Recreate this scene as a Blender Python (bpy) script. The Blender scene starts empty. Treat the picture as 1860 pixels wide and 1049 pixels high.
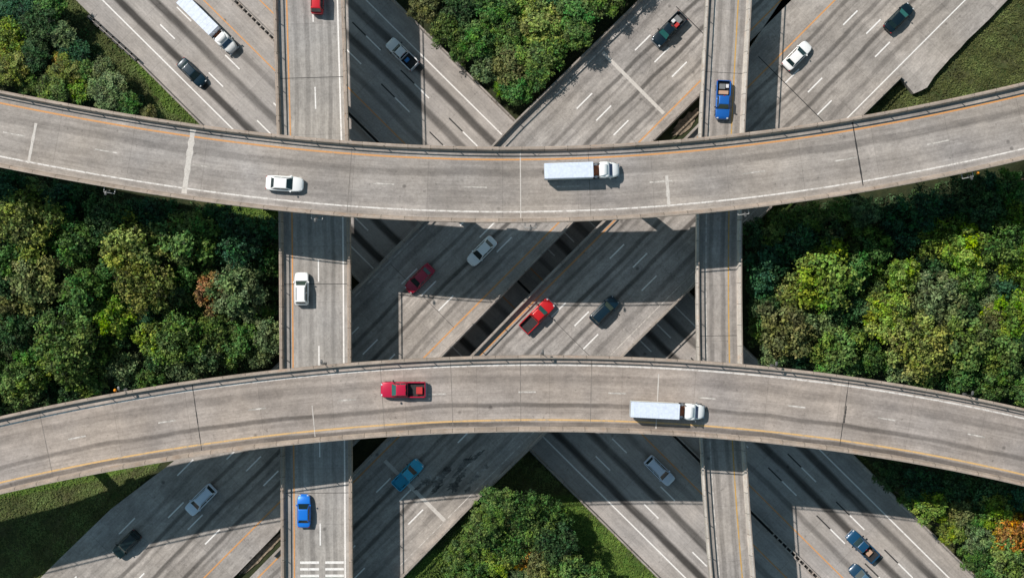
import bpy, bmesh, math, random
import numpy as np
from mathutils import Vector, Matrix
S = bpy.context.scene
COL = S.collection
R_ = random.Random(7)

# ------------------------------------------------------------------ camera, sky, sun, exposure
HC = 170.7                 # camera height above the ground motorway (m)
F = 2100.0                 # focal length in pixels of the 1860 px wide photograph
CX, CY = 930.0, 524.5
Z2, Z3, Z4 = 5.0, 12.3, 23.0   # deck heights: diagonal bridges, north-south ramps, curved ramps
cam = bpy.data.cameras.new('Camera'); cam.lens = 36.0*F/1860.0; cam.sensor_width = 36; cam.clip_end = 5000
co = bpy.data.objects.new('Camera', cam); COL.objects.link(co); co.location = (0, 0, HC); co.rotation_euler = (0, 0, 0)
S.camera = co
SX, SY = 0.722, 0.56       # shadow run to the east / south per metre of height
sund = Vector((SX, -SY, -1)).normalized()
elev = math.asin(-sund.z)
w = bpy.data.worlds.new('World'); S.world = w; w.use_nodes = True
nt = w.node_tree; bg = nt.nodes['Background']
sky = nt.nodes.new('ShaderNodeTexSky'); sky.sky_type = 'NISHITA'; sky.sun_disc = False
sky.sun_elevation = elev; sky.sun_rotation = math.atan2(-SX, SY)
sky.ozone_density = 1.0; sky.dust_density = 0.6
tint = nt.nodes.new('ShaderNodeMix'); tint.data_type = 'RGBA'; tint.blend_type = 'MULTIPLY'; tint.inputs[0].default_value = 1
tint.inputs[7].default_value = (0.92, 1.06, 0.86, 1); nt.links.new(sky.outputs[0], tint.inputs[6])
nt.links.new(tint.outputs[2], bg.inputs[0]); bg.inputs[1].default_value = 0.094
sl = bpy.data.lights.new('Sun', 'SUN'); sl.energy = 4.3; sl.angle = math.radians(0.5); sl.color = (1.0, 0.93, 0.855)
so = bpy.data.objects.new('Sun', sl); COL.objects.link(so); so.rotation_euler = sund.to_track_quat('-Z', 'Y').to_euler()
so.location = (-60, 50, 90)
S.view_settings.view_transform = 'Standard'; S.view_settings.look = 'None'
S.view_settings.exposure = 0.0; S.view_settings.gamma = 1.0
S.render.engine = 'CYCLES'

# ------------------------------------------------------------------ helpers
def P(px, py, z=0.0):
    k = (HC - z)/F
    return Vector(((px-CX)*k, (CY-py)*k, z))
def link(o, parent=None):
    COL.objects.link(o)
    if parent: o.parent = parent
    return o
def tag(o, label=None, cat=None, group=None, kind=None):
    if label: o['label'] = label
    if cat: o['category'] = cat
    if group: o['group'] = group
    if kind: o['kind'] = kind
    return o
def empty(name, loc=(0, 0, 0), rz=0.0):
    o = bpy.data.objects.new(name, None); o.location = loc; o.rotation_euler = (0, 0, rz)
    o.empty_display_size = 0.5
    return link(o)
def mesh_obj(name, verts, faces, mat, parent=None, uvs=None, smooth=False):
    me = bpy.data.meshes.new(name); me.from_pydata([tuple(v) for v in verts], [], faces)
    if uvs is not None:
        ul = me.uv_layers.new(name='UVMap')
        for l in me.loops: ul.data[l.index].uv = uvs[l.vertex_index]
    me.materials.append(mat)
    if smooth:
        for p in me.polygons: p.use_smooth = True
    me.update()
    return link(bpy.data.objects.new(name, me), parent)
def bm_obj(name, bm, mat, parent=None, smooth=False):
    me = bpy.data.meshes.new(name); bmesh.ops.recalc_face_normals(bm, faces=bm.faces); bm.to_mesh(me); bm.free()
    me.materials.append(mat)
    if smooth:
        for p in me.polygons: p.use_smooth = True
    return link(bpy.data.objects.new(name, me), parent)

class Path:
    """dense 2-D polyline with left normals and arc length"""
    def __init__(s, pts):
        s.p = np.array(pts, float)
        t = np.gradient(s.p, axis=0); t /= np.linalg.norm(t, axis=1)[:, None]
        s.t = t; s.n = np.stack([t[:, 1], -t[:, 0]], 1)     # right-hand normal (to the right of travel)
        s.u = np.concatenate([[0], np.cumsum(np.linalg.norm(np.diff(s.p, axis=0), axis=1))])
    def at(s, u, off):
        x = np.interp(u, s.u, s.p[:, 0]); y = np.interp(u, s.u, s.p[:, 1])
        nx = np.interp(u, s.u, s.n[:, 0]); ny = np.interp(u, s.u, s.n[:, 1])
        return x+nx*off, y+ny*off
    def u_of_x(s, x): return float(np.interp(x, s.p[:, 0], s.u))
def sweep(name, path, profile, mat, parent=None, u0=None, u1=None, step=None, closed=True, smooth=False):
    """profile: list of (offset, z) swept along path; closed -> solid"""
    u0 = path.u[0] if u0 is None else u0; u1 = path.u[-1] if u1 is None else u1
    step = step or 2.0
    n = max(2, int((u1-u0)/step)+1); us = np.linspace(u0, u1, n)
    V = []; UV = []
    for u in us:
        for (o, z) in profile:
            x, y = path.at(u, o); V.append((x, y, z)); UV.append((u, o))
    m = len(profile); Fc = []
    rng = range(m) if closed else range(m-1)
    for i in range(n-1):
        for j in rng:
            a = i*m+j; b = i*m+(j+1) % m
            Fc.append((a, b, b+m, a+m))
    if closed:
        Fc.append(tuple(range(m))[::-1]); Fc.append(tuple((n-1)*m+j for j in range(m)))
    return mesh_obj(name, V, Fc, mat, parent, UV, smooth)
def multi(name, pieces, mat, parent=None):
    """pieces: list of (verts, faces, uvs) joined in ONE mesh"""
    V = []; Fc = []; UV = []
    for v, f, uv in pieces:
        b = len(V); V += list(v); Fc += [tuple(i+b for i in q) for q in f]; UV += list(uv)
    return mesh_obj(name, V, Fc, mat, parent, UV)
def parts(name, pieces, mat, parent=None):
    return [mesh_obj(name, v, f, mat, parent, uv) for v, f, uv in pieces]
def strip_piece(path, u0, u1, o0, o1, z, step=2.0):
    n = max(2, int((u1-u0)/step)+1); V = []; UV = []
    for u in np.linspace(u0, u1, n):
        for o in (o0, o1):
            x, y = path.at(u, o); V.append((x, y, z)); UV.append((u, o))
    return V, [(2*i, 2*i+1, 2*i+3, 2*i+2) for i in range(n-1)], UV
def box_piece(c, sx, sy, sz, rz=0.0):
    V = []
    for dx in (-.5, .5):
        for dy in (-.5, .5):
            for dz in (-.5, .5):
                x, y = dx*sx, dy*sy
                V.append((c[0]+x*math.cos(rz)-y*math.sin(rz), c[1]+x*math.sin(rz)+y*math.cos(rz), c[2]+dz*sz))
    return V, [(0, 1, 3, 2), (4, 6, 7, 5), (0, 4, 5, 1), (2, 3, 7, 6), (0, 2, 6, 4), (1, 5, 7, 3)], [(v[0], v[1]) for v in V]

# ------------------------------------------------------------------ materials
def newmat(name):
    m = bpy.data.materials.new(name); m.use_nodes = True
    return m, m.node_tree, m.node_tree.nodes['Principled BSDF']
def N(t, typ, **kw):
    n = t.nodes.new(typ)
    for k, v in kw.items(): setattr(n, k, v)
    return n
def math_(t, op, a, b=None, c=None, clamp=False):
    n = t.nodes.new('ShaderNodeMath'); n.operation = op; n.use_clamp = clamp
    for i, x in enumerate((a, b, c)):
        if x is None: continue
        if isinstance(x, (int, float)): n.inputs[i].default_value = x
        else: t.links.new(x, n.inputs[i])
    return n.outputs[0]
def noise(t, vec, scale, detail=3, rough=.5):
    n = t.nodes.new('ShaderNodeTexNoise'); n.inputs['Scale'].default_value = scale
    n.inputs['Detail'].default_value = detail; n.inputs['Roughness'].default_value = rough
    if vec is not None: t.links.new(vec, n.inputs['Vector'])
    return n.outputs[0]
def mrange(t, x, a, b, c, d, clamp=True):
    n = t.nodes.new('ShaderNodeMapRange'); n.clamp = clamp
    t.links.new(x, n.inputs[0])
    for i, v in enumerate((a, b, c, d)): n.inputs[i+1].default_value = v
    return n.outputs[0]
def mixc(t, f, a, b, mode='MIX'):
    n = t.nodes.new('ShaderNodeMix'); n.data_type = 'RGBA'; n.blend_type = mode
    for s, x in ((0, f), (6, a), (7, b)):
        if isinstance(x, (int, float)): n.inputs[s].default_value = x
        elif isinstance(x, (tuple, list)): n.inputs[s].default_value = (*x[:3], 1)
        else: t.links.new(x, n.inputs[s])
    return n.outputs[2]
def uvcoords(t):
    tc = N(t, 'ShaderNodeTexCoord'); sp = N(t, 'ShaderNodeSeparateXYZ'); t.links.new(tc.outputs['UV'], sp.inputs[0])
    return tc, sp.outputs[0], sp.outputs[1]
def comb(t, x, y):
    c = N(t, 'ShaderNodeCombineXYZ')
    for i, v in enumerate((x, y)):
        if isinstance(v, (int, float)): c.inputs[i].default_value = v
        else: t.links.new(v, c.inputs[i])
    return c.outputs[0]

def road_mat(name, base, stripes, W, slab=6.0, blot=.18, grain=.22, tint=None, cracks=.0, seed=0.0):
    """weathered concrete: stripes = (offset, half width, darkness) of the oil and tyre tracks"""
    m, t, bs = newmat(name)
    tc, u, v = uvcoords(t)
    obj = tc.outputs['Object']
    us = math_(t, 'ADD', u, seed)
    wob = mrange(t, noise(t, comb(t, math_(t, 'MULTIPLY', us, .06), 0.0), 1.0, 3), .3, .7, -.28, .28)
    vf = math_(t, 'DIVIDE', math_(t, 'ADD', v, wob), W, clamp=True)
    rp = N(t, 'ShaderNodeValToRGB'); t.links.new(vf, rp.inputs[0]); cr = rp.color_ramp; cr.interpolation = 'EASE'
    xs = sorted(set([0, W] + [s[0]+k*s[1] for s in stripes for k in (-1.0, -.35, .35, 1.0)]))
    xs = [x for x in xs if 0 <= x <= W][:32]
    def val(x):
        d = 0
        for c, hw, dk in stripes:
            a = abs(x-c)/hw
            if a < 1: d = max(d, dk*(1 if a <= .36 else (1-a)/.64))
        return 1-d
    while len(cr.elements) > 1: cr.elements.remove(cr.elements[-1])
    cr.elements[0].position = xs[0]/W; g = val(xs[0]); cr.elements[0].color = (g, g, g, 1)
    for x in xs[1:]:
        e = cr.elements.new(x/W); g = val(x); e.color = (g, g, g, 1)
    sn = mrange(t, noise(t, comb(t, math_(t, 'MULTIPLY', us, .035), math_(t, 'MULTIPLY', v, .35)), 1.0, 4, .6), .28, .6, .55, 1.15)
    dk = math_(t, 'SUBTRACT', 1.0, math_(t, 'MULTIPLY', math_(t, 'SUBTRACT', 1.0, rp.outputs[0]), sn))
    fine = mrange(t, noise(t, comb(t, math_(t, 'MULTIPLY', us, .10), math_(t, 'MULTIPLY', v, 3.2)), 1.0, 4, .7), .25, .75, .84, 1.16)
    bl = mrange(t, noise(t, obj, .16, 5, .62), .3, .7, 1-blot, 1+blot)
    gr = mrange(t, noise(t, obj, 3.2, 4, .8), .25, .75, 1-grain, 1+grain)
    spots = mrange(t, noise(t, obj, 1.3, 4, .7), .64, .70, 1.0, .66)
    vo2 = N(t, 'ShaderNodeTexVoronoi', feature='F1'); vo2.inputs['Scale'].default_value = .22; t.links.new(obj, vo2.inputs['Vector'])
    spots = math_(t, 'MULTIPLY', spots, mrange(t, vo2.outputs[0], .03, .075, .55, 1.0))
    wear = mrange(t, noise(t, comb(t, math_(t, 'MULTIPLY', us, .22), math_(t, 'MULTIPLY', v, .55)), 1.0, 6, .75), .52, .68, 1.0, 1.0+blot*.9)
    spots = math_(t, 'MULTIPLY', spots, wear)
    fr = math_(t, 'FRACT', math_(t, 'DIVIDE', us, slab))
    jt = mrange(t, math_(t, 'ABSOLUTE', math_(t, 'SUBTRACT', fr, .5)), .0, .06/slab, .78, 1.0)
    slabn = N(t, 'ShaderNodeTexWhiteNoise', noise_dimensions='1D'); t.links.new(math_(t, 'FLOOR', math_(t, 'ADD', math_(t, 'DIVIDE', us, slab), .5)), slabn.inputs['W'])
    sv = mrange(t, slabn.outputs[0], 0, 1, .95, 1.05)
    mid = mrange(t, noise(t, comb(t, math_(t, 'MULTIPLY', us, .55), math_(t, 'MULTIPLY', v, 1.1)), 1.0, 5, .72), .3, .7, 1-blot*.8, 1+blot*.8)
    prod = math_(t, 'MULTIPLY', math_(t, 'MULTIPLY', dk, fine), mid)
    for q in (bl, gr, spots, jt, sv): prod = math_(t, 'MULTIPLY', prod, q)
    if cracks > 0:
        vo = N(t, 'ShaderNodeTexVoronoi', feature='DISTANCE_TO_EDGE'); vo.inputs['Scale'].default_value = .55
        wn = N(t, 'ShaderNodeVectorMath', operation='ADD'); t.links.new(obj, wn.inputs[0])
        nn = N(t, 'ShaderNodeTexNoise'); nn.inputs['Scale'].default_value = .9; nn.inputs['Detail'].default_value = 4
        t.links.new(obj, nn.inputs['Vector']); t.links.new(nn.outputs[1], wn.inputs[1]); t.links.new(wn.outputs[0], vo.inputs['Vector'])
        ck = mrange(t, vo.outputs[0], 0, .012, 1-cracks, 1.0)
        area = mrange(t, noise(t, obj, .09, 2), .5, .6, 0, 1)
        ck = math_(t, 'SUBTRACT', 1.0, math_(t, 'MULTIPLY', math_(t, 'SUBTRACT', 1.0, ck), area))
        prod = math_(t, 'MULTIPLY', prod, ck)
    tint = tint or (base[0]*.97, base[1]*1.0, base[2]*1.05)
    bcol = mixc(t, mrange(t, noise(t, obj, .07, 3), .35, .65, 0, 1), base, tint)
    vm = N(t, 'ShaderNodeVectorMath', operation='SCALE'); t.links.new(bcol, vm.inputs[0]); t.links.new(prod, vm.inputs['Scale'])
    t.links.new(vm.outputs[0], bs.inputs['Base Color']); bs.inputs['Roughness'].default_value = .88
    bs.inputs['Specular IOR Level'].default_value = .25
    bp = N(t, 'ShaderNodeBump'); bp.inputs['Strength'].default_value = .25; bp.inputs['Distance'].default_value = .02
    t.links.new(gr, bp.inputs['Height']); t.links.new(bp.outputs[0], bs.inputs['Normal'])
    return m
def paint_mat(name, col, under, wear=.5, sc=1.2):
    m, t, bs = newmat(name); tc = N(t, 'ShaderNodeTexCoord')
    n1 = noise(t, tc.outputs['Object'], sc, 5, .75)
    f = mrange(t, n1, wear-.08, wear+.08, 0, 1)
    g = mrange(t, noise(t, tc.outputs['Object'], 5, 3), .3, .7, .88, 1.08)
    c = mixc(t, f, under, col); vm = N(t, 'ShaderNodeVectorMath', operation='SCALE'); t.links.new(c, vm.inputs[0]); t.links.new(g, vm.inputs['Scale'])
    t.links.new(vm.outputs[0], bs.inputs['Base Color']); bs.inputs['Roughness'].default_value = .7
    return m
def conc_mat(name, base, seg=2.9, dirt=.3):
    m, t, bs = newmat(name); tc, u, v = uvcoords(t); obj = tc.outputs['Object']
    a = mrange(t, noise(t, obj, .6, 5, .65), .3, .7, 1-dirt, 1+dirt*.5)
    b = mrange(t, noise(t, obj, 5, 3, .7), .3, .7, .85, 1.1)
    fr = math_(t, 'FRACT', math_(t, 'DIVIDE', u, seg))
    j = mrange(t, math_(t, 'ABSOLUTE', math_(t, 'SUBTRACT', fr, .5)), 0, .07/seg, .25, 1.0)
    sn = N(t, 'ShaderNodeTexWhiteNoise', noise_dimensions='1D'); t.links.new(math_(t, 'FLOOR', math_(t, 'ADD', math_(t, 'DIVIDE', u, seg), .5)), sn.inputs['W'])
    s2 = mrange(t, sn.outputs[0], 0, 1, .88, 1.08)
    p = math_(t, 'MULTIPLY', math_(t, 'MULTIPLY', a, b), math_(t, 'MULTIPLY', j, s2))
    rust = mixc(t, mrange(t, noise(t, obj, .9, 3), .55, .75, 0, .5), base, (base[0]*1.0, base[1]*.78, base[2]*.62))
    vm = N(t, 'ShaderNodeVectorMath', operation='SCALE'); t.links.new(rust, vm.inputs[0]); t.links.new(p, vm.inputs['Scale'])
    t.links.new(vm.outputs[0], bs.inputs['Base Color']); bs.inputs['Roughness'].default_value = .9
    return m
def simple(name, col, rough=.5, metal=0.0, coat=0.0, var=0.0, spec=.5):
    m, t, bs = newmat(name); bs.inputs['Base Color'].default_value = (*col, 1)
    bs.inputs['Roughness'].default_value = rough; bs.inputs['Metallic'].default_value = metal; bs.inputs['Coat Weight'].default_value = coat
    bs.inputs['Specular IOR Level'].default_value = spec
    if var:
        tc = N(t, 'ShaderNodeTexCoord'); a = mrange(t, noise(t, tc.outputs['Object'], 3.0, 4, .6), .3, .7, 1-var, 1+var)
        vm = N(t, 'ShaderNodeVectorMath', operation='SCALE'); vm.inputs[0].default_value = col; t.links.new(a, vm.inputs['Scale'])
        t.links.new(vm.outputs[0], bs.inputs['Base Color'])
    return m

WARM = (.36, .325, .295)
M = {}
M['conc'] = conc_mat('parapet_concrete', (.44, .36, .30))
M['conc_pale'] = conc_mat('parapet_pale_concrete', (.62, .57, .52), dirt=.2)
M['conc_grey'] = conc_mat('barrier_grey_concrete', (.40, .36, .33), seg=3.5)
M['pier'] = conc_mat('pier_concrete', (.38, .35, .32), seg=50)
M['rail'] = simple('rail_steel', (.34, .29, .25), .6, .2, var=.2)
M['joint_pale'] = paint_mat('joint_pale_concrete', (.60, .56, .52), (.42, .38, .35), .37, 1.5)
M['joint_dark'] = simple('joint_dark_rubber', (.03, .03, .03), .8, var=.3)
M['joint_grey'] = simple('joint_grey_sealant', (.19, .17, .155), .9, var=.3)
M['tar'] = simple('black_tar_mark', (.035, .035, .035), .8, var=.2)
M['white'] = paint_mat('white_road_paint', (.84, .82, .80), (.45, .42, .39), .34)
M['white_soft'] = paint_mat('scuffed_white_road_paint', (.74, .71, .68), (.44, .40, .37), .44, 1.6)
M['white_worn'] = paint_mat('worn_white_road_paint', (.66, .62, .58), (.36, .33, .30), .50)
M['orange'] = paint_mat('orange_road_paint', (.64, .31, .11), (.42, .30, .20), .34)
M['yellow'] = paint_mat('pale_yellow_road_paint', (.66, .42, .18), (.42, .33, .23), .40)
M['yellow_dull'] = paint_mat('dull_yellow_road_paint', (.56, .33, .08), (.36, .28, .18), .40)

# ------------------------------------------------------------------ the two curved ramps (top level)
TN = [(0,166),(129,187),(249,212),(372,229),(486,245),(629,256),(728,263),(840,267),(935,267),(1087,263),(1167,260),(1274,250),(1380,239),(1469,228),(1555,213),(1683,186),(1860,150)]
TS = [(0,304),(112,324),(229,347),(338,363),(520,383),(640,393),(787,403),(900,404),(1033,403),(1127,398),(1260,390),(1340,383),(1540,353),(1740,316),(1860,292)]
BN = [(0,759),(71,739),(212,716),(337,693),(520,669),(579,664),(726,651),(880,645.5),(1047,644.5),(1194,649.5),(1380,663),(1463,673),(1626,696),(1755,720),(1860,741)]
BS = [(0,894),(122,867),(310,833),(480,811),(680,793),(960,782),(1085,783),(1270,793),(1380,800),(1544,819),(1716,852),(1860,880)]
def curve_path(Nn, Ss, z, W):
    """centre line through the middle of the traced edges, carried on with the same bend past both ends"""
    fn = np.polyfit([p[0] for p in Nn], [p[1] for p in Nn], 4); fs = np.polyfit([p[0] for p in Ss], [p[1] for p in Ss], 4)
    xs = np.arange(0, 1861, 15.0); ys = (np.polyval(fn, xs)+np.polyval(fs, xs))/2
    pts = [P(x, y, z) for x, y in zip(xs, ys)]; pts = [(p.x, p.y) for p in pts]
    def extend(p, n=55):
        p = list(p); a = np.array(p[-1])-np.array(p[-8]); b = np.array(p[-12])-np.array(p[-20])
        d = (math.atan2(a[1], a[0])-math.atan2(b[1], b[0]))/11.0; an = math.atan2(a[1], a[0])+d*3.5; L = np.linalg.norm(a)/7
        for i in range(n):
            an += d*.8; p.append((p[-1][0]+L*2*math.cos(an), p[-1][1]+L*2*math.sin(an))); d *= .97
        return p
    pts = extend(pts); pts = extend(pts[::-1])[::-1]
    c = Path(pts)   # travel +x: right-hand normal points south
    return Path(np.stack([c.p[:, 0]-c.n[:, 0]*W/2, c.p[:, 1]-c.n[:, 1]*W/2], 1))   # path runs along the north edge
def girders(W, z, depth=1.5):
    d = []
    k = 4; g = W/k
    prof = [(0.0, z), (W, z), (W, z-.28)]
    for i in range(k)[::-1]:
        c = g*(i+.5); prof += [(c+.55, z-.32), (c+.35, z-depth), (c-.35, z-depth), (c-.55, z-.32)]
    prof += [(0.0, z-.28)]
    return prof
def parapet_prof(o0, o1, z, h, inner):
    """vertical outside face, sloped safety foot on the inner side"""
    if inner > 0: return [(o0, z-.35), (o0, z+h), (o1-.12, z+h), (o1, z+.18), (o1+.06, z+.003), (o0+.1, z-.35)]
    return [(o1, z-.35), (o1-.1, z-.35), (o0-.06, z+.003), (o0, z+.18), (o0+.12, z+h), (o1, z+h)]
def add_rail(path, off, z, h, parent, u0, u1, every=2.9, w_=.1):
    sweep('rail', path, [(off-w_/2, z+h-.16), (off+w_/2, z+h-.16), (off+w_/2, z+h), (off-w_/2, z+h)], M['rail'], parent, u0, u1)
    me = None
    for u in np.arange(u0+1, u1-1, 4.6):
        x, y = path.at(u, off)
        if abs(x) > 80 or abs(y) > 48: continue
        if me is None:
            v, f, _ = box_piece((0, 0, z+h-.50), .08, .08, .74); me = bpy.data.meshes.new('rail_post'); me.from_pydata(v, [], f); me.materials.append(M['rail'])
        o = link(bpy.data.objects.new('rail_post', me), parent); o['at'] = (x, y)
def settle(root):
    for ch in root.children:
        a = ch.get('at'); v = -Vector(root.location)
        ch.location = (v.x+a[0], v.y+a[1], v.z) if a is not None else v
        if a is not None: del ch['at']
def hammer_pier(parent, path, u, W, z, depth=1.5, two=False, bz=-.5, r=.75):
    x0, y0 = path.at(u, W*.08); x1, y1 = path.at(u, W*.92); cx_, cy_ = (x0+x1)/2, (y0+y1)/2
    ang = math.atan2(y1-y0, x1-x0); L = math.hypot(x1-x0, y1-y0)
    bm = bmesh.new()
    zt = z-depth-.02; prof = [(-L/2, zt), (-L/2, zt-.7), (-r, zt-1.5), (r, zt-1.5), (L/2, zt-.7), (L/2, zt)]
    vs = []
    for sy in (-.7, .7):
        vs.append([bm.verts.new((px_*math.cos(ang)-sy*math.sin(ang)+cx_, px_*math.sin(ang)+sy*math.cos(ang)+cy_, zz)) for px_, zz in prof])
    bm.faces.new(vs[0]); bm.faces.new(vs[1][::-1])
    for i in range(6): bm.faces.new((vs[0][i], vs[1][i], vs[1][(i+1) % 6], vs[0][(i+1) % 6]))
    offs = (-L*.28, L*.28) if two else (0,)
    for o in offs:
        bmesh.ops.create_cone(bm, cap_ends=True, segments=20, radius1=r, radius2=r, depth=zt-1.45-bz,
            matrix=Matrix.Translation((cx_+o*math.cos(ang), cy_+o*math.sin(ang), (zt-1.45+bz)/2)))
    me = bm_obj('pier', bm, M['pier'], parent)
    return me

def curved_ramp(name, label, Nn, Ss, W, base, stripes, lines, dashes, joints, piers, rail_specs, gutter=None):
    path = curve_path(Nn, Ss, Z4, W)
    root = empty(name, (path.p[len(path.p)//2][0], path.p[len(path.p)//2][1], 0))
    off = -Vector(root.location)
    mat = road_mat(name+'_surface', base, stripes, W, slab=9.4, seed=37.0 if 'upper' in name else 11.0, tint=(base[0]*.93, base[1]*.98, base[2]*1.06))
    root['tmp'] = 1
    sweep('deck', path, girders(W, Z4), mat, root)
    for (o0, o1, inner, h, mt) in rail_specs:
        sweep('parapet', path, parapet_prof(o0, o1, Z4, h, inner), M[mt], root, step=1.5)
        add_rail(path, (o1-.17) if inner > 0 else (o1-.06), Z4, h+.80, root, path.u[0], path.u[-1])
    for nm, o, wd, mt in lines:
        multi(nm, [strip_piece(path, path.u[0], path.u[-1], o-wd/2, o+wd/2, Z4+.006, 1.5)], M[mt], root)
    ds = [strip_piece(path, path.u_of_x(P(a, 0, Z4).x), path.u_of_x(P(b, 0, Z4).x), o-.09, o+.09, Z4+.006, .8) for a, b, o in dashes]
    parts('lane_dash', ds, M['white_worn'], root)
    for (px, wd, mt, a, b) in joints:
        u = path.u_of_x(P(px, 0, Z4).x)
        pc = strip_piece(path, u-wd/2, u+wd/2, a, b, Z4+.010, 1.0)
        # split across for a slightly ragged edge
        n = 14; V = []; Fc = []; UV = []
        rr = random.Random(px)
        for i in range(n+1):
            o = a+(b-a)*i/n; k = rr.uniform(.75, 1.2) if mt != 'joint_dark' else rr.uniform(.6, 1.3)
            for s_ in (-1, 1):
                x, y = path.at(u+s_*wd/2*k, o); V.append((x, y, Z4+.010)); UV.append((u, o))
        Fc = [(2*i, 2*i+1, 2*i+3, 2*i+2) for i in range(n)]
        mesh_obj('expansion_joint', V, Fc, M[mt], root, UV)
    for px in piers:
        hammer_pier(root, path, path.u_of_x(P(px, 0, Z4).x), W, Z4)
    settle(root)
    del root['tmp']
    tag(root, label, 'bridge', 'bridges of the stacked interchange')
    return path
WT = 9.62
T_path = curved_ramp('curved_ramp', 'upper curved two-lane ramp bridge bending downwards with orange line along its top edge', TN, TS, WT,
    (.368, .325, .290), [(.8, .5, .12), (3.3, .75, .32), (2.2, .5, .10), (5.9, .8, .12), (7.0, .6, .15), (8.7, .35, .12)],
    [('orange_edge_line', 1.55, .22, 'orange'), ('white_edge_line', 8.22, .20, 'white_soft')],
    [(a, a+40, 5.1) for a in range(-145, 2000, 165)],
    [(352, .75, 'joint_pale', .6, 8.9), (74, .35, 'joint_pale', 3.2, 8.4), (1206, .4, 'joint_pale', 4.4, 8.4), (1547, .17, 'joint_dark', .55, 8.8), (945, .12, 'joint_pale', .6, 9.0), (640, .07, 'joint_grey', .6, 9.0), (1068, .07, 'joint_grey', .6, 9.0)],
    [-40, 352, 768, 1140, 1547, 1930], [(0, .5, 1, .72, 'conc'), (WT-.5, WT, -1, .72, 'conc')])
B_path = curved_ramp('curved_ramp', 'lower curved two-lane ramp bridge bending upwards with pale yellow line along its bottom edge', BN, BS, WT,
    (.385, .326, .283), [(3.0, .8, .24), (6.35, .42, .48), (7.1, .5, .12), (4.9, .5, .06), (8.80, .45, .55), (1.7, .4, .1)],
    [('white_edge_line', 1.25, .20, 'white_soft'), ('yellow_edge_line', 8.25, .22, 'yellow')],
    [(a, a+32, 4.7) for a in range(-55, 2000, 166)],
    [(70, .07, 'joint_grey', .5, 9.0), (348, .10, 'joint_dark', .5, 9.0), (1545, .15, 'joint_dark', 3.8, 6.0), (1543, .08, 'joint_dark', .5, 9.0), (945, .08, 'joint_grey', .5, 9.0), (690, .06, 'joint_grey', .5, 9.0), (818, .07, 'joint_grey', .5, 9.0), (1075, .07, 'joint_grey', .5, 9.0), (1198, .14, 'joint_pale', 2.0, 9.0), (560, .1, 'joint_pale', 5.0, 9.0)],
    [-40, 348, 751, 1151, 1545, 1930], [(0, .45, 1, .66, 'conc'), (WT-.45, WT, -1, .66, 'conc')])

# ------------------------------------------------------------------ the two north-south ramps (third level)
def line_path(pts, z, step=2.5):
    q = [P(x, y, z) for x, y in pts]; out = []
    for a, b in zip(q[:-1], q[1:]):
        n = max(1, int((b-a).length/step))
        for i in range(n): out.append((a.x+(b.x-a.x)*i/n, a.y+(b.y-a.y)*i/n))
    out.append((q[-1].x, q[-1].y)); o = np.array(out)
    k = np.ones(9)/9          # soften the bends
    sm = np.stack([np.convolve(np.pad(o[:, i], 4, mode='reflect', reflect_type='odd'), k, 'valid') for i in (0, 1)], 1)
    return Path(sm)
def straight_ramp(name, label, centre, W, base, stripes, lines, dashes, joints, piers, par, h, two=False):
    c = line_path(centre, Z3)      # runs north to south: right-hand normal points west
    path = Path(np.stack([c.p[:, 0]-c.n[:, 0]*W/2*-1, c.p[:, 1]-c.n[:, 1]*W/2*-1], 1))   # shift to the west edge
    path.n = -path.n               # offsets now count eastwards
    mid = len(path.p)//2
    root = empty(name, (path.p[mid][0], path.p[mid][1], 0)); off = -Vector(root.location)
    mat = road_mat(name+'_surface', base, stripes, W, slab=7.6, seed=centre[0][0]*.1)
    sweep('deck', path, girders(W, Z3, 1.2), mat, root)
    for (o0, o1, inner, mt) in par:
        sweep('parapet', path, parapet_prof(o0, o1, Z3, h, inner), M[mt], root, step=1.5)
        add_rail(path, (o1-.17) if inner > 0 else (o1-.06), Z3, h+.80, root, path.u[0], path.u[-1])
    def uy(py): 
        return float(np.interp(-P(0, py, Z3).y, -path.p[:, 1], path.u))
    for nm, o, wd, mt in lines:
        multi(nm, [strip_piece(path, path.u[0], path.u[-1], o-wd/2, o+wd/2, Z3+.006, 1.5)], M[mt], root)
    if dashes: parts('lane_dash', [strip_piece(path, uy(a), uy(b), o-.09, o+.09, Z3+.006) for a, b, o in dashes], M['white'], root)
    for nm, py, wd, mt, a, b in joints:
        u = uy(py); multi(nm, [strip_piece(path, u-wd/2, u+wd/2, a, b, Z3+.010, .3)], M[mt], root)
    for py in piers: hammer_pier(root, path, uy(py), W, Z3, 1.2, r=.65)
    settle(root)
    tag(root, label, 'bridge', 'bridges of the stacked interchange')
    return path, uy, root
WL = 9.75
dl = [(a, a+40, 5.28) for a in (-150-620, -305, -150, 2, 160, 316, 472, 628, 790, 950, 1108, 1264)]
VL_path, vl_uy, vl_root = straight_ramp('north_south_ramp', 'wide straight north-south ramp bridge left of centre with two lanes and orange left line',
    [(545, -1500), (556, -300), (562, 0), (570, 255), (573, 400), (573.7, 660), (575.5, 800), (576.7, 1049), (578, 1400), (580, 2600)], WL,
    (.372, .345, .318), [(1.1, .5, .18), (2.7, .45, .2), (4.2, .5, .26), (6.2, .45, .14), (7.3, .4, .26)],
    [('orange_edge_line', 1.72, .2, 'orange'), ('white_edge_line', 8.68, .2, 'white')], dl,
    [('expansion_joint', 143, .08, 'joint_dark', .6, 9.2), ('expansion_joint', 516, .08, 'joint_dark', .6, 9.2), ('expansion_joint', 895, .07, 'joint_dark', .6, 9.2)],
    [-230, 145, 520, 913, 1300], [(0, .5, 1, 'conc'), (WL-.5, WL, -1, 'conc')], .72)
bars = []
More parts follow.
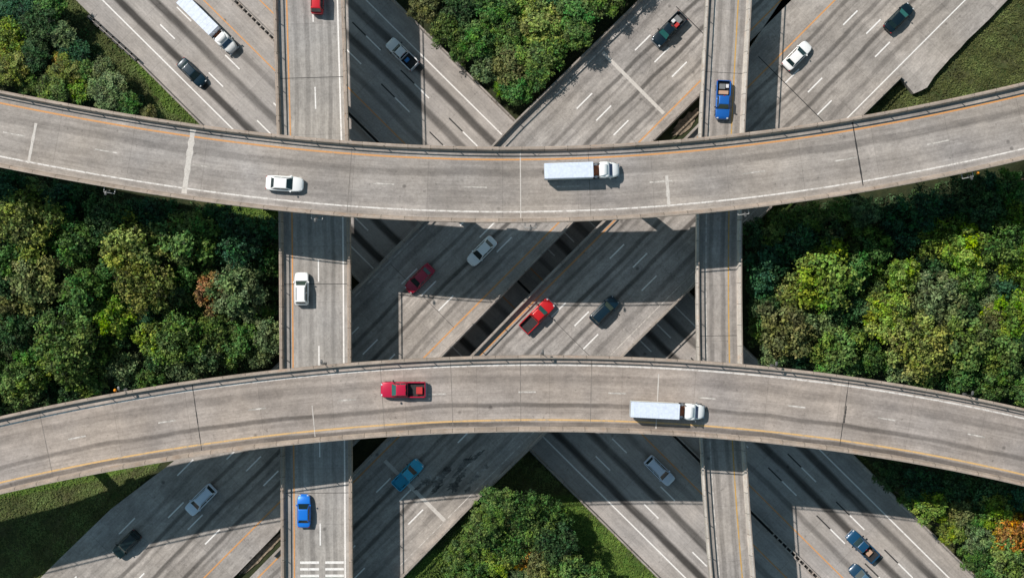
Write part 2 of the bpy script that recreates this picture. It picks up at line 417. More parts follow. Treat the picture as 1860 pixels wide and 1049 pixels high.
for py in (1021, 1033, 1045, 1057):
    u = vl_uy(py)
    for a, b in ((2.5, 5.1), (5.95, 8.5)): bars.append(strip_piece(VL_path, u-.17, u+.17, a, b, Z3+.008, .3))
for rb in parts('rumble_bar', bars, M['white'], vl_root): rb.location = -Vector(vl_root.location)
WR = 6.07
VR_path, vr_uy, vr_root = straight_ramp('north_south_ramp', 'narrow straight north-south ramp bridge right of centre with a single lane and pale parapets',
    [(1400, -1500), (1338, -300), (1321.5, 0), (1308, 245), (1302.8, 400), (1303, 520), (1305, 655), (1309, 800), (1328, 1049), (1362, 1400), (1500, 2600)], WR,
    (.36, .325, .295), [(.85, .4, .18), (2.1, .45, .30), (3.75, .45, .30), (5.2, .5, .22)],
    [('white_edge_line', 1.42, .16, 'white_worn'), ('orange_edge_line', 4.5, .17, 'yellow_dull')], [],
    [('expansion_joint', 130, .06, 'joint_dark', .4, 5.6), ('expansion_joint', 610, .06, 'joint_dark', .4, 5.6)],
    [-230, 164, 525, 869, 1300], [(0, .38, 1, 'conc_pale'), (WR-.38, WR, -1, 'conc_pale')], .78)

# ------------------------------------------------------------------ the diagonal bridges (second level): x + y = c in the photograph
K2 = 12.669; CS = 1/(math.sqrt(2)*K2)
def cu(c, s, z=Z2):      # c = x+y, s = x-y in px of the photo at level z
    return P((c+s)/2, (c-s)/2, z)
def diag_path(pts, z=Z2, step=3.0):
    out = []
    q = [P(x, y, z) for x, y in pts]
    for a, b in zip(q[:-1], q[1:]):
        n = max(1, int((b-a).length/step))
        for i in range(n): out.append((a.x+(b.x-a.x)*i/n, a.y+(b.y-a.y)*i/n))
    out.append((q[-1].x, q[-1].y)); return Path(out)
def slab(name, outline, z, th, mat, parent, uvf):
    n = len(outline); bm = bmesh.new()
    pts = [P(x, y, z) for x, y in outline]
    top = [bm.verts.new(p) for p in pts]; bot = [bm.verts.new((p.x, p.y, z-th)) for p in pts]
    bm.faces.new(top); bm.faces.new(bot[::-1])
    for i in range(n): bm.faces.new((top[i], bot[i], bot[(i+1) % n], top[(i+1) % n]))
    bmesh.ops.recalc_face_normals(bm, faces=bm.faces)
    uv = bm.loops.layers.uv.new('UVMap')
    for f in bm.faces:
        for l in f.loops: l[uv].uv = uvf(l.vert.co)
    me = bpy.data.meshes.new(name); bm.to_mesh(me); bm.free(); me.materials.append(mat)
    return link(bpy.data.objects.new(name, me), parent)
def cd_of(co, z=Z2):
    k = F/(HC-z); px = CX+co.x*k; py = CY-co.y*k
    return px+py, px-py
def strip_c(c, s0, s1, wd, z):
    a, b = cu(c, s0, z), cu(c, s1, z); d = (b-a).normalized(); nn = Vector((d.y, -d.x, 0))*wd/2
    V = [a-nn, a+nn, b+nn, b-nn]; L = (b-a).length
    return [tuple(v) for v in V], [(0, 1, 2, 3)], [(0, 0), (0, wd), (L, wd), (L, 0)]
def diag_bridge(name, label, outline, c0, c1, base, stripes, lines, dashsets, joints, barriers, patch=None, cracks=.35, seed=0):
    root = empty(name, P((outline[0][0]+outline[len(outline)//2][0])/2, (outline[0][1]+outline[len(outline)//2][1])/2, 0))
    root.location.z = 0; off = -Vector(root.location)
    W = (c1-c0)*CS
    mat = road_mat(name+'_surface', base, stripes, W, slab=5.0, blot=.26, grain=.24, cracks=cracks, seed=seed)
    def uvf(co):
        c, s = cd_of(co); return ((s+3000)*CS, (c-c0)*CS)
    slab('deck', outline, Z2, .9, mat, root, uvf)
    for nm, c, s0, s1, wd, mt in lines: multi(nm, [strip_c(c, s0, s1, wd, Z2+.006)], M[mt], root)
    pcs = []
    for c, s_ref, sa, sb, L in dashsets:
        s = s_ref
        while s > sa: s -= 212
        while s < sb:
            if s >= sa: pcs.append(strip_c(c, s, s+L, .2, Z2+.006))
            s += 212
    parts('lane_dash', [q for q in pcs if abs(q[0][0][0]) < 84 and abs(q[0][0][1]) < 50], M['white'], root)
    for c_a, c_b, s, wd, mt in joints:
        k = wd/CS/2; q = [cu(c_a, s-k, Z2+.010), cu(c_a, s+k, Z2+.010), cu(c_b, s+k, Z2+.010), cu(c_b, s-k, Z2+.010)]
        mesh_obj('expansion_joint', q, [(0, 1, 2, 3)], M[mt], root, [(0, 0), (wd, 0), (wd, 5), (0, 5)])
    for pts, side, mt in barriers:
        pa = diag_path(pts)
        prof = parapet_prof(0, .38, Z2, .8, 1)
        if side < 0: pa.n = -pa.n
        sweep('parapet', pa, prof, M[mt], root, step=2)
        add_rail(pa, .06 if pts[0][0]+pts[0][1] in (1444, 1774) else .26, Z2, 1.5, root, pa.u[0], pa.u[-1], w_=.1)
    if patch: patch(root)
    # round columns under the bridge, in the median and at both edges of the motorway below
    for (px, py) in piers2[name]:
        b = P(px, py, 0); bm = bmesh.new()
        bmesh.ops.create_cone(bm, cap_ends=True, segments=18, radius1=.5, radius2=.5, depth=4.6, matrix=Matrix.Translation((b.x, b.y, 1.78)))
        bm_obj('column', bm, M['pier'], root)
    settle(root)
    tag(root, label, 'bridge', 'bridges of the stacked interchange')
    return root
# columns stand at d = y - .99x of -421 (median), -125 and -722 (edges), in ground pixels
def col_px(c, d): x = (c-d)/1.99; return (x, c-x)
piers2 = {'southwest_bound_bridge': [col_px(c, d) for d in (-421, -122, -724) for c in (1190, 1270, 1350, 1425)],
          'northeast_bound_bridge': [col_px(c, d) for d in (-421, -122, -724) for c in (1520, 1600, 1680, 1750)]}
A_out = [(1161+900, -900), (1161, 0), (935, 221), (763, 403.5), (661, 507), (508, 657), (314, 838), (201, 924), (110, 1012), (70, 1052), (-900, 2022),
         (-900+350, 2022), (430, 1042), (505, 965), (560, 884), (800, 645), (1033, 407), (1181, 257), (1267, 172), (1372, 66), (1372+900, 66-900)]
diag_bridge('southwest_bound_bridge', 'upper-left of the two diagonal bridges, with a pale joint strip near its top right end',
    A_out, 1100, 1475, (.355, .32, .29),
    [(c, hw, d) for c, hw, d in [((1213-1100)*CS, .5, .25), ((1266-1100)*CS, .4, .52), ((1286-1100)*CS, .3, .26), ((1327-1100)*CS, .42, .62), ((1347-1100)*CS, .3, .26), ((1384-1100)*CS, .42, .5), ((1400-1100)*CS, .3, .22)]],
    [('white_edge_line', 1183, 150, 2900, .17, 'white_worn'), ('white_edge_line', 1183, -60, 130, .17, 'white_worn'), ('orange_edge_line', 1419, -2500, 2900, .2, 'orange')],
    [(1245, 426, -800, 2000, 56), (1302, 440, -1600, 2000, 54), (1360, 445, -1600, 2000, 54), (1185, -541, -1400, -300, 58)],
    [(1190, 1412, 999.5, .5, 'joint_pale'), (1240, 1430, 1216, .12, 'joint_dark'), (1190, 1419, 230, .05, 'joint_dark')],
    [([(2061, -900), (1161, 0), (935, 221), (763, 403.5), (661, 507), (508, 657), (380, 780)], -1, 'conc_grey'),
     ([(560, 884), (800, 645), (1033, 407), (1181, 257), (1267, 172), (1340, 99)], 1, 'conc_grey')], seed=5)
def b2_patch(root):
    rr = random.Random(3)
    mp = road_mat('patched_asphalt', (.17, .16, .15), [(3, 1, .2)], 20, slab=3, blot=.9, grain=.5, cracks=.8)
    blobs = [(800, 868, 24, 7), (845, 842, 24, 6), (826, 880, 18, 7), (775, 872, 13, 7), (862, 868, 14, 5), (812, 850, 16, 4), (868, 826, 16, 3.5), (792, 888, 12, 4), (838, 862, 12, 5), (880, 850, 9, 4), (760, 884, 9, 3), (850, 888, 8, 3)]
    for bi, (cx_, cy_, rx, ry) in enumerate(blobs):
        pts = []; n = 34; ph = rr.uniform(0, 6)
        for i in range(n):
            a = 2*math.pi*i/n; r = rr.uniform(.62, 1.25)*(1+.25*math.sin(3*a+ph)); ca = math.cos(a)*rx*r; sa = math.sin(a)*ry*r
            pts.append(P(cx_+(ca*.72+sa*.69), cy_+(-ca*.69+sa*.72), Z2+.012+.003*bi))
        mesh_obj('asphalt_patch', pts, [tuple(range(n))], mp, root, [(p.x, p.y) for p in pts])
B_out = [(1420+940, -980), (1420, 0), (1380, 60), (1275, 218), (1092, 403.5), (985, 510), (854, 645.5), (690, 808), (495, 1006), (440, 1062), (-520, 2022),
         (-248, 2022), (726, 1048), (879, 890), (960, 811), (1127, 645.5), (1259, 514.5), (1400, 372), (1557, 214), (1634, 138), (1650, 158), (1660, 170), (1672, 165), (1684, 159), (1697, 139), (1712, 122), (1726, 106), (1744, 88), (1757, 73), (1772, 59), (1797, 35), (1830, 0), (2790, -980)]
diag_bridge('northeast_bound_bridge', 'lower-right of the two diagonal bridges, with a wide concrete pad at its top right end',
    B_out, 1470, 1860, (.355, .32, .29),
    [(c, hw, d) for c, hw, d in [((1541-1470)*CS, .4, .40), ((1560-1470)*CS, .3, .22), ((1600-1470)*CS, .45, .60), ((1619-1470)*CS, .32, .30), ((1660-1470)*CS, .45, .56), ((1680-1470)*CS, .3, .2), ((1722-1470)*CS, .55, .3)]],
    [('white_edge_line', 1753.5, 1300, 2900, .17, 'white'), ('orange_edge_line', 1517, -2500, 2900, .2, 'orange'), ('white_edge_line', 1753.5, -300, 1200, .12, 'white_worn')],
    [(1577, 638, -1600, 2000, 52), (1635, 664, -1600, 2000, 52), (1693, 638, -1600, 2000, 54)],
    [(1535, 1752, -137, .55, 'joint_pale'), (1520, 1760, 425, .06, 'joint_dark'), (1480, 1770, 1275, .12, 'joint_dark')],
    [([(1380, 60), (1275, 218), (1092, 403.5), (985, 510), (854, 645.5), (690, 808), (495, 1006)], -1, 'conc_grey'),
     ([(726, 1048), (879, 890), (960, 811), (1127, 645.5), (1259, 514.5), (1400, 372), (1557, 214), (1634, 138)], 1, 'conc_grey')], patch=b2_patch, seed=55)

# ------------------------------------------------------------------ ground motorway: y = .99 x + d in the photograph
M_ = .99; KD = 1/(math.sqrt(1+M_*M_)*F/HC)
def dpt(d, q, z=0.0):      # q runs along x+ y*.99
    x = (q-M_*d)/(1+M_*M_); return P(x, M_*x+d, z)
def dstrip(d, q0, q1, wd, z, wd1=None):
    a, b = dpt(d, q0, z), dpt(d, q1, z); t = (b-a).normalized(); nn = Vector((t.y, -t.x, 0))*wd/2; L = (b-a).length
    return [tuple(v) for v in (a-nn, a+nn, b+nn, b-nn)], [(0, 1, 2, 3)], [(0, 0), (0, wd), (L, wd), (L, 0)]
def q_of(x, y): return x+M_*y
def carriageway(d0, d1, stripes, seed, z):
    W = (d0-d1)*KD; mat = road_mat('motorway_surface', (.385, .350, .322), stripes, W, slab=6.2, blot=.15, grain=.18, seed=seed)
    q0, q1 = -3200, 5200; n = 40; V = []; Fc = []; UV = []
    for i in range(n+1):
        q = q0+(q1-q0)*i/n
        for d in (d0, d1):
            V.append(tuple(dpt(d, q, z))); UV.append(((q+4000)*KD, (d0-d)*KD))
    Fc = [(2*i, 2*i+1, 2*i+3, 2*i+2) for i in range(n)]
    o = mesh_obj('road', V, Fc, mat, None, UV); o['kind'] = 'structure'
    return o
def dv(d0, d): return (d0-d)*KD
C_ = carriageway(-136, -421, [(dv(-136, -213), .8, .72), (dv(-136, -276), .85, .72), (dv(-136, -338), .7, .36), (dv(-136, -160), .5, .06)], 3, .02)
D_ = carriageway(-421.5, -710, [(dv(-421, -500), .6, .36), (dv(-421, -563), .85, .70), (dv(-421, -627), .85, .66), (dv(-421, -684), .6, .08)], 41, .02)
def dashes_d(d, sref, L=40, period=213, lo=-3200, hi=5200, z=.026, shift=0):
    out = []; s = sref+shift
    while s > lo: s -= period
    while s < hi: out.append(dstrip(d, s, s+L, .2, z)); s += period
    return [q for q in out if abs(q[0][0][0]) < 84 and abs(q[0][0][1]) < 50]
# reference dash starts measured in the photograph
pc = dashes_d(-243.5, q_of(379, 131.6), 52, 174) + dashes_d(-305, q_of(409, 100), 52, 174)
parts('lane_dash', pc, M['white'], C_)
multi('white_edge_line', [dstrip(-184, -3200, 5200, .2, .026)], M['white'], C_)
multi('yellow_edge_line', [dstrip(-366, -3200, 5200, .18, .026)], M['orange'], C_)
pd_ = dashes_d(-533, q_of(717.6, 177.5), 52, 174) + dashes_d(-593, q_of(752, 153.5), 52, 174)
parts('lane_dash', pd_, M['white'], D_)
parts('black_contrast_dash', dashes_d(-533, q_of(717.6, 177.5), 48, 174, shift=-50) + dashes_d(-593, q_of(752, 153.5), 48, 174, shift=-50), M['tar'], D_)
multi('white_edge_line', [dstrip(-658, -3200, 5200, .2, .026)], M['white'], D_)
multi('yellow_edge_line', [dstrip(-467, -3200, 5200, .18, .026)], M['orange'], D_)

def ground_path(d, q0, q1, z=0, step=3):
    a, b = dpt(d, q0, z), dpt(d, q1, z); n = int((b-a).length/step)
    return Path([(a.x+(b.x-a.x)*i/n, a.y+(b.y-a.y)*i/n) for i in range(n+1)])
def jersey(d, q0, q1, label, mt='conc_grey', h=.8, w_=.5):
    pa = ground_path(d, q0, q1); prof = [(-w_/2, 0), (-w_/4, .25), (-w_/5, h), (w_/5, h), (w_/4, .25), (w_/2, 0)]
    o = sweep('concrete_barrier', pa, prof, M[mt], None); tag(o, label, 'barrier', 'concrete barriers along the motorway'); return o
jersey(-137, q_of(243, 103), 5200, 'low concrete barrier on the grass edge along the lower-left side of the ground motorway')
jersey(-706, -3200, 5200, 'low concrete barrier along the upper-right side of the ground motorway below the trees')
# median: two thin walls with a dark slotted channel between them
mb = empty('median_barrier', tuple(dpt(-421, 1500)))
for i, dd in enumerate((-416.3, -425.7)):
    pa = ground_path(dd, -3200, 5200); sweep('wall', pa, [(-.09, .03), (-.09, .75), (.09, .75), (.09, .03)], M['conc_grey'], mb)
pa = ground_path(-421, -3200, 5200)
sweep('channel', pa, [(-.29, .03), (-.29, .16), (.29, .16), (.29, .03)], M['joint_dark'], mb)
parts('cross_bar', [box_piece((*pa.at(u, 0), .66), .22, .50, .08, math.atan2(pa.t[0][1], pa.t[0][0])) for u in np.arange(0, pa.u[-1], .9) if (lambda q: (-70 < q[0] < -34 and 33 < q[1] < 46) or (38 < q[0] < 62 and -46 < q[1] < -26))(pa.at(u, 0))], M['conc_grey'], mb)
for ch in mb.children: ch.location = -Vector(mb.location)
tag(mb, 'long double-walled median barrier with a dark slotted channel between the ground motorway carriageways', 'barrier')
# dark guardrail in the grass at the top left
gr = empty('guardrail', tuple(P(205, 72)))
pcs_b = []; pts_g = [P(168+11.3*i, 36+10.2*i, 0) for i in range(8)]
ang = math.atan2(pts_g[1].y-pts_g[0].y, pts_g[1].x-pts_g[0].x)
M['black'] = simple('black_steel', (.012, .014, .016), .5, .3)
for i, p in enumerate(pts_g):
    multi('panel', [box_piece((p.x, p.y, .55), .95, .55, .9, ang)], M['black'], gr)
multi('beam', [box_piece(((pts_g[0].x+pts_g[-1].x)/2, (pts_g[0].y+pts_g[-1].y)/2, 1.06), 9.2, .12, .1, ang)], M['conc_grey'], gr)
for ch in gr.children: ch.location = -Vector(gr.location)
tag(gr, 'short black crash barrier of separate dark blocks beside the grass at the top left', 'guardrail')

# ------------------------------------------------------------------ ground
def inpoly(x, y, poly):
    c = False; n = len(poly)
    for i in range(n):
        x1, y1 = poly[i]; x2, y2 = poly[i-1]
        if (y1 > y) != (y2 > y) and x < (x2-x1)*(y-y1)/(y2-y1)+x1: c = not c
    return c
def sst(a, b, x):
    t = min(1, max(0, (x-a)/(b-a))); return t*t*(3-2*t)
def ground_z(X, Y):
    px = CX+X*F/HC; py = CY-Y*F/HC
    c = px+py; c = CX+CY+(c-CX-CY)*(HC/(HC-0))   # ground px
    # the embankment carries the diagonal road, edges given at deck level: convert to ground pixels
    k = (HC-Z2)/HC; c0 = CX+CY+(1140-CX-CY)*k; c1 = CX+CY+(1795-CX-CY)*k
    if px > 1480 and py < 400: c1 += 330
    d = py-M_*px
    out = max(c0-c, c-c1, 0)
    a = 1-sst(4, 130, out)
    dd = max(d-(-120), (-726)-d)         # >0 outside the motorway corridor
    b = sst(0, 120, dd)
    roll = .25*math.sin(X*.11+1)*math.cos(Y*.09)*sst(0, 60, dd)*sst(0, 40, out)
    if px < 330 and py > 760: roll += 1.6*sst(15, 130, c0-c)*sst(330, 260, px)
    return 4.02*a*b + roll
GRASS = [[(100, -40), (150, -40), (200, 30), (385, 240), (300, 240), (215, 170), (160, 90), (90, 0)], [(690, 1070), (960, 815), (1230, 1080)], [(1540, 230), (1640, 130), (1820, -20), (2100, -150), (2100, 250), (1560, 260)],
         [(-80, 850), (320, 820), (60, 1080), (-80, 1090)], [(360, 360), (515, 370), (515, 420), (430, 405)], [(1350, 370), (1420, 370), (1400, 420), (1350, 410)], [(640, 80), (660, -40), (780, -40), (700, 0)],
         [(1560, 820), (1800, 1060), (1770, 1070), (1540, 840)]]
LUSH = [[(690, 1070), (830, 960), (870, 900), (900, 1000), (850, 1070)], [(960, 905), (1040, 900), (1230, 1080), (1090, 1080)], [(360, 365), (515, 372), (515, 425), (430, 405)], [(1350, 370), (1430, 370), (1390, 425), (1350, 420)], [(0, 860), (300, 835), (180, 870), (0, 905)], [(200, 60), (290, 130), (370, 232), (300, 200)]]
def axis(lo, hi, step, far):
    a = list(np.arange(lo, hi+.01, step)); k = step; x = a[-1]; y = a[0]; ext = []; pre = []
    while x < far: k *= 1.35; x += k; ext.append(x); y -= k; pre.append(y)
    return pre[::-1]+a+ext
GX = axis(-90, 90, 1.1, 2500); GY = axis(-55, 55, 1.1, 2500)
V = []; att = []
for y in GY:
    for x in GX:
        V.append((x, y, ground_z(x, y)-.02 if abs(x) < 400 and abs(y) < 400 else ground_z(x, y)-.02))
        px = CX+x*F/HC; py = CY-y*F/HC
        att.append((1.0 if any(inpoly(px, py, g) for g in GRASS) else 0.0, 1.0 if any(inpoly(px, py, g) for g in LUSH) else 0.0))
nx = len(GX); Fc = [(j*nx+i, j*nx+i+1, (j+1)*nx+i+1, (j+1)*nx+i) for j in range(len(GY)-1) for i in range(nx-1)]
gm, t, bs = newmat('ground_soil_and_grass')
tc = N(t, 'ShaderNodeTexCoord'); obj = tc.outputs['Object']
at = N(t, 'ShaderNodeAttribute', attribute_name='zone'); sp = N(t, 'ShaderNodeSeparateColor'); t.links.new(at.outputs['Color'], sp.inputs[0])
litter = mixc(t, mrange(t, noise(t, obj, .8, 5, .7), .35, .65, 0, 1), (.030, .042, .022), (.055, .062, .030))
gmix = mixc(t, mrange(t, noise(t, obj, .35, 5, .65), .35, .65, 0, 1), (.060, .090, .030), (.130, .120, .062))
gfine = mixc(t, mrange(t, noise(t, obj, 5, 4, .8), .4, .6, 0, .5), gmix, (.040, .070, .020))
lush = mixc(t, mrange(t, noise(t, obj, 2.5, 4, .7), .35, .65, 0, 1), (.055, .13, .022), (.12, .20, .04))
c1 = mixc(t, sp.outputs[0], litter, gfine); c2 = mixc(t, math_(t, 'MULTIPLY', sp.outputs[1], mrange(t, noise(t, obj, .5, 3), .3, .6, .3, 1)), c1, lush)
t.links.new(c2, bs.inputs['Base Color']); bs.inputs['Roughness'].default_value = 1; bs.inputs['Specular IOR Level'].default_value = .1
bp = N(t, 'ShaderNodeBump'); bp.inputs['Strength'].default_value = .8; bp.inputs['Distance'].default_value = .25
t.links.new(noise(t, obj, 2.2, 6, .75), bp.inputs['Height']); t.links.new(bp.outputs[0], bs.inputs['Normal'])
g = mesh_obj('ground', V, Fc, gm, smooth=True); g['kind'] = 'structure'
ca = g.data.color_attributes.new('zone', 'FLOAT_COLOR', 'POINT')
for i, (a, b) in enumerate(att): ca.data[i].color = (a, b, 0, 1)

# dirt and gravel in the gap between the diagonal roads
dm = simple('gravel_and_dirt', (.22, .175, .13), .95, var=.6)
dirt = []
rr = random.Random(12)
for (cx_, cy_, rx, ry) in ((1245, 224, 34, 12), (478, 1003, 60, 7)):
    V = []; n = 30
    for i in range(n):
        a = 2*math.pi*i/n; r = rr.uniform(.75, 1.1); ca_, sa_ = math.cos(a)*rx*r, math.sin(a)*ry*r
        p = P(cx_+(ca_*.71+sa_*.71), cy_+(-ca_*.71+sa_*.71), 4.14); V.append(p)
    dirt.append((V, [tuple(range(n))], [(p.x, p.y) for p in V]))
for dobj in parts('path', dirt, dm): dobj['kind'] = 'structure'

# ------------------------------------------------------------------ leaves and trees
def leaf_mat():
    m, t, bs = newmat('leaf'); oi = N(t, 'ShaderNodeObjectInfo'); at = N(t, 'ShaderNodeAttribute', attribute_name='tone')
    sp = N(t, 'ShaderNodeSeparateColor'); t.links.new(at.outputs['Color'], sp.inputs[0])
    hs = N(t, 'ShaderNodeHueSaturation'); t.links.new(oi.outputs['Color'], hs.inputs['Color'])
    t.links.new(mrange(t, sp.outputs[0], 0, 1, .44, .535), hs.inputs['Hue'])
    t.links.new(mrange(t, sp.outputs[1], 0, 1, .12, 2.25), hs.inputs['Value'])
    t.links.new(mrange(t, sp.outputs[2], 0, 1, .8, 1.15), hs.inputs['Saturation'])
    t.links.new(hs.outputs[0], bs.inputs['Base Color']); bs.inputs['Roughness'].default_value = .65; bs.inputs['Specular IOR Level'].default_value = .25
    tr = N(t, 'ShaderNodeBsdfTranslucent'); t.links.new(hs.outputs[0], tr.inputs[0])
    mx = N(t, 'ShaderNodeMixShader'); mx.inputs[0].default_value = .22
    out = t.nodes['Material Output']; t.links.new(bs.outputs[0], mx.inputs[1]); t.links.new(tr.outputs[0], mx.inputs[2]); t.links.new(mx.outputs[0], out.inputs[0])
    return m
LEAF = leaf_mat(); BARK = simple('bark', (.09, .07, .05), .9, var=.3)
def leaves_mesh(name, items):
    """items: array rows x,y,z, nx,ny,nz, size, tone_hue, tone_val, tone_sat -> quads"""
    A = np.array(items); n = len(A); rs = np.random.RandomState(n)
    nr = A[:, 3:6]/np.linalg.norm(A[:, 3:6], axis=1)[:, None]
    ref = rs.normal(size=(n, 3)); a = np.cross(nr, ref); a /= np.linalg.norm(a, axis=1)[:, None]; b = np.cross(nr, a)
    s = A[:, 6:7]; asp = rs.uniform(.5, .8, size=(n, 1))
    c = A[:, :3]
    V = np.stack([c-a*s, c-b*s*asp, c+a*s, c+b*s*asp], 1).reshape(-1, 3)
    me = bpy.data.meshes.new(name); me.vertices.add(4*n); me.vertices.foreach_set('co', V.ravel())
    me.loops.add(4*n); me.loops.foreach_set('vertex_index', np.arange(4*n)); me.polygons.add(n)
    me.polygons.foreach_set('loop_start', np.arange(0, 4*n, 4)); me.polygons.foreach_set('loop_total', np.full(n, 4))
    me.update(); me.validate()
    ca = me.color_attributes.new('tone', 'FLOAT_COLOR', 'POINT')
    col = np.concatenate([np.repeat(A[:, 7:10], 4, axis=0), np.ones((4*n, 1))], 1)
    ca.data.foreach_set('color', col.ravel()); me.materials.append(LEAF)
    return me
def crown_mesh(seed, R=3.0, H=4.2, nclump=26, tw=13, leaf=.15, z0=8.2, spiky=0.0):
    """boughs > twigs > leaves: each twig shares a tone and a tilt, so the crown reads speckled, with gaps between the boughs"""
    r = np.random.RandomState(seed); items = []
    ph = r.uniform(0, 6.28, 3); golden = 2.39996
    for k in range(nclump):
        f = (k+.5)/nclump; th = k*golden+r.normal()*.25; rad = R*math.sqrt(f)*r.uniform(.80, 1.04)*(1+.16*math.sin(3*th+ph[0])+.10*math.sin(5*th+ph[1]))
        z = z0+H*math.sqrt(max(0, 1-(rad/(R*1.2))**2))*r.uniform(.50, 1.12)
        cr = R*r.uniform(.10, .25); hu, va, sa = r.uniform(.05, .95), r.uniform(.25, .72), r.uniform(.3, 1)
        c = np.array([math.cos(th)*rad, math.sin(th)*rad, z])
        out = np.array([math.cos(th), math.sin(th), .5])*(rad/R)
        nt_ = int(tw*4*(cr/(R*.24))**2)
        for _ in range(nt_):
            d = r.normal(size=3)+out*.7; d[2] = abs(d[2])*.95-.2; d /= np.linalg.norm(d)
            q = c+d*cr*r.uniform(.5, 1.5+spiky)*np.array([1, 1, .85]); tn = d*.8+r.normal(size=3)*.45+np.array([0, 0, .35])
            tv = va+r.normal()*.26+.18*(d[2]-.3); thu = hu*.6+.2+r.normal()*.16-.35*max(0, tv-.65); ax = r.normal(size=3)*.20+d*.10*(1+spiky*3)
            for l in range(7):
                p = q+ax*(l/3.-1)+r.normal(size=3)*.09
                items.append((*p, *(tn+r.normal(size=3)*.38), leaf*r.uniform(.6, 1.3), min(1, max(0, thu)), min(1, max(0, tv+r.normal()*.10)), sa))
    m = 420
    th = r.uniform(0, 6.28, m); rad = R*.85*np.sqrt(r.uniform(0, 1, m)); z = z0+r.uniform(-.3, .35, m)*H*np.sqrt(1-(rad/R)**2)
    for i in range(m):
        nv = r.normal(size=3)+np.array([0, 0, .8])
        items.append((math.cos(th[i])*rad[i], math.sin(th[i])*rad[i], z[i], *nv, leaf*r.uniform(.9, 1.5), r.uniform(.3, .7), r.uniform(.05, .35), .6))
    return leaves_mesh('crown', items)
def tube_into(bm, pts, radii, seg=7):
    rings = []
    for i, (p, rd) in enumerate(zip(pts, radii)):
        p = Vector(p); d = (Vector(pts[min(i+1, len(pts)-1)])-Vector(pts[max(i-1, 0)])).normalized()
        a = d.orthogonal().normalized(); b = d.cross(a)
        rings.append([bm.verts.new(p+(a*math.cos(2*math.pi*k/seg)+b*math.sin(2*math.pi*k/seg))*rd) for k in range(seg)])
    for r0, r1 in zip(rings[:-1], rings[1:]):
        for k in range(seg): bm.faces.new((r0[k], r0[(k+1) % seg], r1[(k+1) % seg], r1[k]))
    bm.faces.new(rings[0][::-1]); bm.faces.new(rings[-1])
def trunk_mesh(seed, R=3.0, z0=8.2, H=3.6):
    r = random.Random(seed); bm = bmesh.new()
    tube_into(bm, [(0, 0, -.6), (r.uniform(-.1, .1), r.uniform(-.1, .1), 1.5), (r.uniform(-.2, .2), r.uniform(-.2, .2), z0), (0, 0, z0+H*.6)], [.26, .2, .15, .05])
    for k in range(7):
        a = k*.9+r.random(); zb = z0*r.uniform(.5, 1.05); L = R*r.uniform(.5, .8)
        tube_into(bm, [(0, 0, zb), (math.cos(a)*L*.5, math.sin(a)*L*.5, zb+.9), (math.cos(a)*L, math.sin(a)*L, zb+1.3+r.random())], [.1, .07, .02], 5)
    me = bpy.data.meshes.new('trunk'); bm.to_mesh(me); bm.free(); me.materials.append(BARK); return me
PROTO = []
for i in range(9):
    kw = [dict(nclump=46), dict(nclump=36, leaf=.17, spiky=.3), dict(nclump=56, tw=12, leaf=.15), dict(nclump=40, tw=12, spiky=.6), dict(nclump=32, leaf=.18, spiky=.2)][i % 5]
    PROTO.append((crown_mesh(100+i, **kw), trunk_mesh(200+i)))
COLS = {'dark green': (.038, .095, .034), 'deep bluish green': (.030, .092, .046), 'green': (.062, .150, .036), 'bright lime green': (.125, .245, .030), 'olive green': (.088, .165, .042),
        'yellowish olive': (.150, .200, .050), 'pale greyish green': (.120, .185, .080), 'brownish olive': (.130, .160, .058), 'orange brown': (.25, .19, .065), 'bright orange': (.38, .25, .045), 'yellow green': (.135, .225, .038)}
